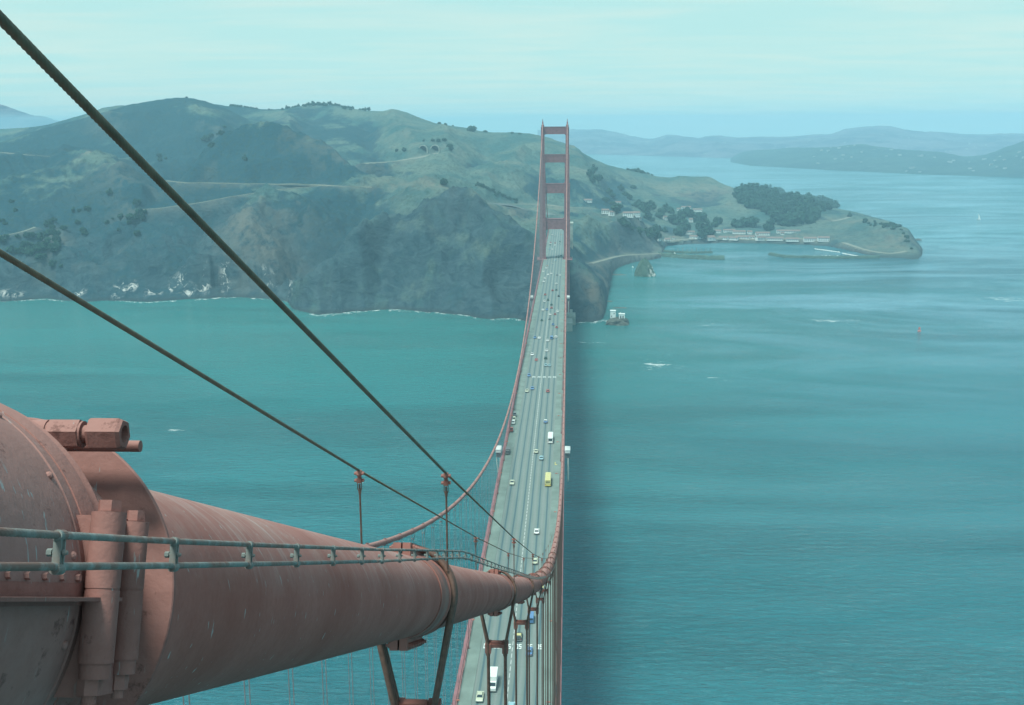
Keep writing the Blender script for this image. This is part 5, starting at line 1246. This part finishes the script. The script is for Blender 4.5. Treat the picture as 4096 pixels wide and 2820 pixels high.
for i in range(13):
    u = i/12; x, y = c2(985+u*255, 942+u*34); boat(x, y+1, random.uniform(8, 12), i % 3 == 0, 'white boat moored in the upper row of the marina', 'boats in the upper marina row', .1)
for i in range(10):
    u = i/9; x, y = c2(1290+u*165, 992+u*30); boat(x, y+1, random.uniform(9, 13), i % 2 == 0, 'white boat moored in the lower right row of the marina', 'boats in the lower right marina row', .1)
for i in range(11):
    u = i/10; x, y = c2(850+u*420, 1027+random.uniform(-6, 1)); boat(x, y, random.uniform(6, 8), i % 2 == 1, 'small pale boat moored just behind the right breakwater', 'small boats behind the right breakwater')
boat(2215, 497, 12, True, 'lone tiny sailboat out on the open bay at the right', None, .5, True)
boat(1432, 605, 7, True, 'small dark masted boat anchored above the pointed rock', None, .2)
boat(1527, 588-14, 7, False, 'small boat beside the left jetty', None, .2)
p = on_z(2081*K, 750*K, 0); t = empty('buoy', (p.x, p.y, 0), 'red channel buoy floating alone on the open water at the right', 'buoy')
MAT['buoyred'] = simple('buoy_red', (.55, .12, .09), .5, .1, 1)
b = MB(); b.tube([(0, 0, -.5), (0, 0, .9), (0, 0, 1.1)], [1.9, 1.9, 1.5], 16); b.build('float', MAT['buoyred'], t)
b = MB()
for i in range(4): a = i*math.pi/2; b.bar((1.2*math.cos(a), 1.2*math.sin(a), 1), (.5*math.cos(a), .5*math.sin(a), 4.2), .14)
b.tube([(0, 0, 2.6), (0, 0, 4.6)], [1.15, .75], 10); b.build('cage', MAT['buoyred'], t)
b = MB()
for i in range(9): p = on_z((1524+i*10.5)*K, 572.5*K, 0); b.tube([(p.x, p.y, -1), (p.x, p.y, 7+(i % 3))], .5, 6)
tag(b.build('mooring_piles', MAT['wood']), 'row of dark mooring piles along the low jetty', 'piles')

# ------------------------------------------------------------------ vehicles
PCOL = {'w': ('white', (.75, .76, .72)), 'p': ('pale grey', (.42, .46, .44)), 't': ('tan', (.42, .33, .24)), 'r': ('red', (.38, .10, .085)), 'g': ('dark green', (.045, .11, .085)), 'c': ('pale blue', (.30, .48, .52)),
        'y': ('grey', (.20, .23, .23)), 'b': ('brown', (.13, .08, .06)), 'd': ('dark', (.04, .045, .045)), 'B': ('blue', (.11, .22, .40)), 'Y': ('cream', (.52, .54, .40)), 'o': ('orange', (.55, .22, .10)), 'X': ('yellow', (.60, .54, .24))}
PM = {k: simple('car_paint_'+v[0].replace(' ', '_'), v[1], .35, .05, 1) for k, v in PCOL.items()}
def car_meshes():
    P = {}
    b = MB()       # body
    side = [(-2.45, .35), (-2.5, .62), (-2.42, .86), (-1.45, .94), (1.05, .94), (2.25, .80), (2.5, .62), (2.45, .35), (1.9, .28), (-1.9, .28)]
    def sec(w, pts, zoff=0): return [(w, y, z+zoff) for y, z in pts]
    vs = sec(-.80, side)+sec(-.92, [(y*.985, z-.02) for y, z in side])+sec(.92, [(y*.985, z-.02) for y, z in side])+sec(.80, side); n = len(side)
    fs = [tuple(range(n)), tuple(range(4*n-1, 3*n-1, -1))]
    for k in range(3):
        for i in range(n): j = (i+1) % n; fs.append((k*n+i, k*n+j, (k+1)*n+j, (k+1)*n+i))
    b.add(vs, fs); P['body'] = b.mesh('body', PM['w'])
    b = MB()       # glasshouse
    b.add([(-.80, -1.55, .93), (.80, -1.55, .93), (.80, 1.15, .93), (-.80, 1.15, .93), (-.62, -.98, 1.36), (.62, -.98, 1.36), (.62, .42, 1.36), (-.62, .42, 1.36)],
          [(0, 1, 5, 4), (1, 2, 6, 5), (2, 3, 7, 6), (3, 0, 4, 7), (4, 5, 6, 7)]); P['window'] = b.mesh('window', MAT['glass'])
    b = MB(); b.box((0, -.28, 1.375), (1.28, 1.46, .05), taper=.93)
    for sx in (-1, 1):
        for y0, y1, yb0 in ((-1.0, -1.0, -1.5), (.42, .42, 1.1), (-.25, -.25, -.25)): b.bar((sx*.80, yb0, .93), (sx*.625, y1, 1.37), .07)
    P['roof'] = b.mesh('roof', PM['w'])
    b = MB(); b.tube([(-.11, 0, 0), (.11, 0, 0)], .33, 14); P['wheel'] = b.mesh('wheel', MAT['tyre'])
    b = MB(); b.box((0, 2.5, .45), (1.75, .10, .16)); P['bumper_f'] = b.mesh('bumper', MAT['chrome'])
    b = MB(); b.box((0, -2.5, .45), (1.75, .10, .16)); P['bumper_r'] = b.mesh('bumper', MAT['chrome'])
    b = MB(); b.tube([(0, 2.43, .66), (0, 2.52, .66)], .10, 8); P['headlight'] = b.mesh('headlight', MAT['white'])
    b = MB(); b.box((0, -2.49, .68), (.34, .05, .14)); P['tail'] = b.mesh('tail_light', PM['r'])
    # one-piece version for distant cars
    b = MB(); b.add(vs, fs); b.cur = 1
    b.add([(-.80, -1.55, .93), (.80, -1.55, .93), (.80, 1.15, .93), (-.80, 1.15, .93), (-.62, -.98, 1.36), (.62, -.98, 1.36), (.62, .42, 1.36), (-.62, .42, 1.36)], [(0, 1, 5, 4), (1, 2, 6, 5), (2, 3, 7, 6), (3, 0, 4, 7), (4, 5, 6, 7)])
    b.cur = 0; b.box((0, -.28, 1.38), (1.28, 1.46, .05)); b.cur = 2
    for sx in (-1, 1):
        for yy in (-1.55, 1.6): b.tube([(sx*.80-.1, yy, .33), (sx*.80+.1, yy, .33)], .33, 10)
    P['far'] = b.mesh('car', [PM['w'], MAT['glass'], MAT['tyre']])
    return P
CM = car_meshes()
def recolour(o, m, slot=0): o.material_slots[slot].link = 'OBJECT'; o.material_slots[slot].material = m
def car(x, y, c, lab, roofc=None, detailed=True, sc=1.0):
    rz = 0 if x > 0 else math.pi; z = road_z(y)
    if not detailed:
        o = link('car', CM['far']); o.location = (x, y, z+.02); o.rotation_euler = (0, 0, rz); o.scale = (sc,)*3; recolour(o, PM[c]); return tag(o, lab, 'car')
    t = empty('car', (x, y, z+.02), lab, 'car', None, rz); t.scale = (sc,)*3
    for k in ('body', 'roof'): o = link(k, CM[k], t); recolour(o, PM[roofc or c] if k == 'roof' else PM[c])
    link('window', CM['window'], t); link('bumper', CM['bumper_f'], t); link('bumper', CM['bumper_r'], t)
    for sx in (-1, 1):
        for yy in (-1.5, 1.6): o = link('wheel', CM['wheel'], t); o.location = (sx*.82, yy, .33)
        o = link('headlight', CM['headlight'], t); o.location = (sx*.68, 0, 0); o = link('tail_light', CM['tail'], t); o.location = (sx*.66, 0, 0)
    return t
def lane(x):
    a = ['innermost', 'middle', 'outer'][min(2, int(abs(x)/3.05))]; return '%s %s lane' % (a, 'right' if x > 0 else 'left')
CARS = [(-5.6,1690,'w'),(4.6,1641,'w'),(-6.9,1567,'w'),(-3.6,1550,'p'),(5.1,1567,'t'),(-7.5,1456,'r'),(-1.8,1450,'r'),(-7.5,1441,'w'),(-7.5,1428,'g'),(-1.8,1425,'w'),(4.0,1440,'p'),(4.4,1468,'g'),(-7.5,1377,'c'),(-4.3,1373,'w'),(6.9,1303,'g'),(-7.1,1287,'w'),(4.0,1297,'y'),(4.3,1283,'g'),(1.5,1289,'b'),(1.3,1253,'c'),(-2.3,1221,'p'),(-7.1,1199,'t'),(-7.6,1178,'w'),(-4.8,1121,'w'),(-1.7,1131,'w'),(7.2,1116,'w'),(-7.3,1092,'w'),(4.3,1118,'y'),(-7.9,1066,'w'),(4.2,1051,'w'),(1.4,1005,'r'),(4.7,1009,'g'),(-4.7,978,'r'),(7.2,969,'d'),(-1.7,947,'g'),(-4.5,939,'w'),(1.7,920,'g'),(2.0,903,'r'),(-1.5,894,'B'),(-4.7,892,'w'),(7.2,885,'w'),(1.5,869,'w'),(5.2,871,'r'),(1.4,849,'y'),(-4.5,842,'g'),(4.3,824,'B'),(7.2,812,'r'),(-7.5,770,'B'),(-4.5,769,'w'),(1.6,759,'w'),(7.1,773,'w'),(1.6,724,'w'),(-7.5,711,'w'),(-4.4,694,'r'),(1.4,700,'g'),(1.9,678,'c'),(4.1,677,'c'),(-7.4,649,'B'),(-4.4,616,'B'),(-7.2,610,'Y'),(4.4,610,'r'),(4.5,545,'B'),(1.3,493,'Y'),(3.9,483,'c'),(-7.4,448,'Y'),(4.4,392,'w'),(4.6,364,'Y'),(7.4,341,'d'),(1.6,307,'d'),(4.9,298,'d'),(-7.1,272,'Y'),(1.4,267,'c'),(-10.1,1149,'w')]
SPEC = {493: ('small yellow-green car just right of the centre line, level with the white bus', None), 483: ('small pale blue car alone in the middle right lane below the white bus', None), 448: ('yellow taxi-like car in the outer left lane facing the viewer', None),
 392: ('white car alone above the crossing hand ropes', None), 364: ('cream car with dark windows seen just above the bend of the big cable', None), 341: ('dark car with yellow roof glimpsed under the big cable', 'X'), 307: ('dark car with yellow roof between the second hanger ropes', 'X'),
 298: ('dark blue car beside the painted road figures', None), 272: ('cream car at the bottom of the frame facing the viewer', None), 267: ('pale blue car cut by the bottom edge of the frame', None), 545: ('blue car with white roof above the white bus', 'w'), 610.5: ('', None)}
from collections import Counter
cnt = Counter(); ORD = ['nearest', 'second', 'third', 'fourth', 'fifth', 'sixth', 'seventh', 'eighth', 'ninth', 'tenth', 'eleventh', 'twelfth']
for x, y, c in sorted(CARS, key=lambda q: q[1]):
    roofc = None; colname = PCOL[c][0]
    if y in SPEC: lab, roofc = SPEC[y]
    else:
        key = (colname, lane(x)); lab = '%s small %s car in the %s, counting up the deck' % (ORD[cnt[key]], colname, lane(x)); cnt[key] += 1
        if y > 1300: lab = lab.replace(', counting up the deck', ', counting on past the far tower')
    if x == -10.1: lab = 'small white service car on the left walkway before the far tower'
    if y == 298: c = 'B'
    car(x, y, c, lab, roofc, y < 700, 1.0)
def glassbox(): pass
def bus(x, y, kind):
    rz = 0 if x > 0 else math.pi; t = empty('bus', (x, y, road_z(y)+.02), 'white bus with big dark rear window, in the outer right lane' if kind == 'w' else 'yellow bus in the outer right lane nearest to the cable', 'bus', None, rz)
    L_, W, H = (10.6, 2.5, 3.0) if kind == 'w' else (11.0, 2.5, 3.0); mt = PM['w'] if kind == 'w' else PM['X']
    b = MB(); n = 10; prof = [(-W/2, .4), (W/2, .4), (W/2, H-.45)]+[(W/2-.45+.45*math.cos(a), H-.45+.45*math.sin(a)) for a in np.linspace(0, math.pi/2, 5)]+[(-W/2+.45+.45*math.cos(a), H-.45+.45*math.sin(a)) for a in np.linspace(math.pi/2, math.pi, 5)]
    # body tapering a little to both ends
    vs = []; st = [(-L_/2, .94, -.05), (-L_/2+.5, 1, 0), (L_/2-.5, 1, 0), (L_/2, .94, -.08)]; m_ = len(prof)
    for yy, k, dz in st: vs += [(px*k, yy, pz+(dz if pz > 2 else 0)) for px, pz in prof]
    b.add(vs, [tuple(range(m_)), tuple(3*m_+i for i in range(m_-1, -1, -1))]+[(q*m_+i, q*m_+(i+1) % m_, (q+1)*m_+(i+1) % m_, (q+1)*m_+i) for q in range(3) for i in range(m_)])
    bo = b.build('body', mt, t)
    b = MB()
    for sx in (-1, 1):
        for i in range(7): yy = -L_/2+1.0+i*1.35; b.box((sx*(W/2+.01), yy+.5, 1.95), (.04, 1.15, .75))
    b.build('side_window', MAT['glass'], t)
    b = MB(); b.box((0, L_/2+.01, 1.75), (2.1, .06, 1.1)); b.build('windscreen', MAT['glass'], t)
    b = MB()
    if kind == 'w': b.box((0, -L_/2-.01, 1.95), (1.8, .08, .95))
    else:
        for i in range(3): b.box((-.55+i*.55, -L_/2-.01, 2.15), (.42, .08, .42))
    b.build('rear_window', MAT['glass'], t)
    b = MB(); b.box((0, -L_/2-.08, .62), (2.35, .16, .32)); b.build('bumper', MAT['white'] if kind == 'w' else MAT['yellow'], t)
    for i in range(3): b = MB(); b.box((0, -3+i*3, H+.03), (.9, .7, .12)); b.build('roof_vent', mt, t)
    for sx in (-1, 1):
        b = MB(); b.box((sx*.98, -L_/2-.03, 1.05), (.28, .06, .3)); b.build('tail_light', PM['r'], t)
        for yy in (-3.0, 3.3): b = MB(); b.tube([(sx*1.18-.14, yy, .5), (sx*1.18+.14, yy, .5)], .5, 16); b.build('wheel', MAT['tyre'], t)
bus(7.5, 512, 'w'); bus(7.5, 449.5, 'y')
def van(x, y, c, lab, ln=5.2):
    rz = 0 if x > 0 else math.pi; t = empty('van', (x, y, road_z(y)+.02), lab, 'van', None, rz)
    b = MB(); b.prism([(-ln/2, .35), (ln/2, .35), (ln/2+.0, 1.0), (ln/2-.55, 1.95), (-ln/2+.1, 2.05), (-ln/2, 1.9)], 0, -.95, .95); b.build('body', PM[c], t)
    b = MB(); b.prism([(ln/2+.005, 1.02), (ln/2-.52, 1.92), (ln/2-.58, 1.92), (ln/2-.06, 1.02)], 0, -.82, .82); b.build('windscreen', MAT['glass'], t)
    b = MB()
    for sx in (-1, 1): b.box((sx*.955, .2, 1.5), (.03, ln*.62, .5))
    b.box((0, -ln/2+.02, 1.5), (1.5, .1, .5)); b.build('window', MAT['glass'], t)
    for sx in (-1, 1):
        for yy in (-ln*.3, ln*.3): b = MB(); b.tube([(sx*.86-.1, yy, .35), (sx*.86+.1, yy, .35)], .35, 12); b.build('wheel', MAT['tyre'], t)
van(4.6, 319, 'B', 'bright blue van between the hanger ropes under the cable'); van(4.1, 768, 'B', 'blue van driving away halfway along the deck')
# box truck coming towards the viewer
t = empty('box_truck', (-4.2, 279, road_z(279)+.02), 'white box truck beside the nearest tall hanger ropes, facing the viewer', 'truck', None, math.pi)
b = MB(); b.bbox((-1.15, -4.2, 1.0), (1.15, 1.6, 3.3)); b.build('cargo_box', PM['w'], t)
b = MB(); b.prism([(1.75, .5), (4.1, .5), (4.1, 1.25), (3.1, 1.4), (2.6, 2.25), (1.75, 2.3)], 0, -1.05, 1.05); b.build('cab', PM['w'], t)
b = MB(); b.prism([(3.14, 1.42), (2.66, 2.2), (2.58, 2.2), (3.06, 1.42)], 0, -.92, .92); b.build('windscreen', MAT['glass'], t)
b = MB(); b.bbox((-.9, -4.2, .6), (.9, 4.0, .95)); b.build('chassis', MAT['grey'], t)
for sx in (-1, 1):
    for yy in (-2.8, 3.1): b = MB(); b.tube([(sx*.95-.14, yy, .48), (sx*.95+.14, yy, .48)], .48, 14); b.build('wheel', MAT['tyre'], t)
# maintenance vehicles on the left walkway
for x, y, c, lab in ((-11.4, 556, 'y', 'dark grey service cart, farthest of those on the left walkway'), (-11.3, 547, 'Y', 'cream service cart on the left walkway behind the white one'), (-11.4, 540.5, 'w', 'boxy white service cart on the left walkway'), (-11.6, 527, 'r', 'small reddish service cart on the left walkway')):
    t = empty('service_cart', (x, y, road_z(y)+.18), lab, 'utility cart'); b = MB(); b.box((0, 0, .9), (1.5, 3.4, .7)); b.box((0, -.5, 1.75), (1.45, 2.0, 1.0), taper=.9); b.build('body', PM[c], t)
    b = MB(); b.box((0, .55, 1.7), (1.2, .1, .6)); b.box((0, -1.5, 1.7), (1.2, .1, .5)); b.build('window', MAT['glass'], t)
    for sx in (-1, 1):
        for yy in (-1.1, 1.1): b = MB(); b.tube([(sx*.66-.08, yy, .3), (sx*.66+.08, yy, .3)], .3, 10); b.build('wheel', MAT['tyre'], t)
t = empty('work_truck', (-11.5, 491, road_z(491)+.18), 'long grey work truck parked on the left walkway beside the white cabin', 'truck', None, math.pi)
b = MB(); b.box((0, -1, 1.3), (1.9, 4.6, 1.7)); b.build('cargo_box', MAT['grey'], t); b = MB(); b.box((0, 2.3, 1.1), (1.8, 1.6, 1.4), taper=.85); b.build('cab', MAT['grey'], t)
b = MB(); b.box((0, 3.0, 1.5), (1.4, .2, .5)); b.build('windscreen', MAT['glass'], t)
for sx in (-1, 1):
    for yy in (-2, 2.2): b = MB(); b.tube([(sx*.85-.1, yy, .35), (sx*.85+.1, yy, .35)], .35, 10); b.build('wheel', MAT['tyre'], t)
# painters' cabins slung outside the railings, with their hanging canvas chutes
MAT['canvas'] = simple('pale_canvas', (.60, .62, .56), .8, .12, .6)
for sx, y, lab in ((-1, 489, 'white painters cabin slung outside the left railing, near one'), (1, 489, 'white painters cabin outside the right cable, near one with long pale chute'), (-1, 949, 'white painters cabin outside the left railing near the far tower'), (1, 949, 'white painters cabin outside the right cable near the far tower, thin white chute')):
    X = sx*15.55; z = road_z(y); t = empty('painters_cabin', (X, y, z), lab, 'cabin'); b = MB()
    b.bbox((-1.15, -3.2, 1.9), (1.15, 3.2, 3.1)); b.prism([(-1.25, 3.1), (1.25, 3.1), (1.0, 3.35), (-1.0, 3.35)], 1, -3.3, 3.3); b.build('housing', PM['w'], t)
    b = MB(); b.bbox((-1.0, -2.6, -.5), (1.0, 2.6, .2))
    for a in (-1, 1):
        for c_ in (-2.5, 0, 2.5): b.bar((a*.95, c_, -.4), (a*.95, c_, 1.95), .12)
    b.bbox((-.98, -2.5, .2), (.98, 2.5, 1.2)); b.build('cage', MAT['grey'], t)
    b = MB()
    if sx > 0: b.tube([(.25, -2.4, -.5), (.3, -2.5, -5), (.3, -2.5, -10.5), (.15, -2.4, -11.8)], [.28, .30, .33, .12], 10)
    else: b.tube([(-.9, -2.4, -.5), (-.2, -2.4, -7.5)], .22, 8); b.tube([(.9, -2.4, -.5), (.25, -2.4, -7.5)], .2, 8)
    b.build('chute', MAT['canvas'], t)
# lamp posts
def lamp_mesh():
    b = MB(); b.tube([(0, 0, 0), (0, 0, 8.6)], [.13, .07], 8); b.tube([(0, 0, 0), (0, 0, .9)], .2, 8)
    b.tube([(0, 0, 8.5), (-.35, 0, 8.9), (-1.0, 0, 9.0)], .055, 6); p_ = b.mesh('pole', MAT['steel'])
    b = MB(); b.box((-1.35, 0, 9.0), (.95, .42, .16), taper=.8); b.box((-1.35, 0, 8.88), (.6, .3, .1)); h_ = b.mesh('lamp_head', simple('lamp_head_paint', (.42, .15, .11), .6, .1, 1))
    return p_, h_
lp, lh = lamp_mesh()
for sx in (1, -1):
    for k in range(30):
        y = 254.6+44.9*k
        if abs(y-1280) < 13 or y > 1640: continue
        lab = '%s street lamp from the near end on the %s side of the deck' % ((ORD+['%dth' % q for q in range(13, 40)])[k], 'right' if sx > 0 else 'left')
        t = empty('street_lamp', (sx*12.45, y, road_z(y)+.16), lab, 'street lamp', 'lamps along the deck', 0 if sx > 0 else math.pi); link('pole', lp, t); link('lamp_head', lh, t)
# small yellow sign letter painted near the right kerb
b = MB(); z_ = road_z(476)+.17
b.add([(10.0, 474, z_), (10.25, 474, z_), (10.25, 478, z_), (10.0, 478, z_)], [(0, 1, 2, 3)]); b.add([(10.25, 474, z_), (11.0, 474, z_), (11.0, 474.8, z_), (10.25, 474.8, z_)], [(0, 1, 2, 3)])
tag(b.build('kerb_marking', MAT['yellow']), 'yellow L shaped mark painted by the right kerb under the white bus', 'road marking')

# ------------------------------------------------------------------ haze
b = MB(); b.bbox((-14500, -14500, -60), (14500, 14500, 314))
m = bpy.data.materials.new('haze'); m.use_nodes = True; N = m.node_tree.nodes; L = m.node_tree.links; N.clear()
out = N.new('ShaderNodeOutputMaterial'); pv = N.new('ShaderNodeVolumePrincipled'); pv.inputs['Color'].default_value = HAZE_COL; pv.inputs['Density'].default_value = HAZE
pv.inputs['Anisotropy'].default_value = -0.25
L.new(pv.outputs[0], out.inputs['Volume'])
o = link('haze', b.mesh('haze', m)); tag(o, kind='stuff')
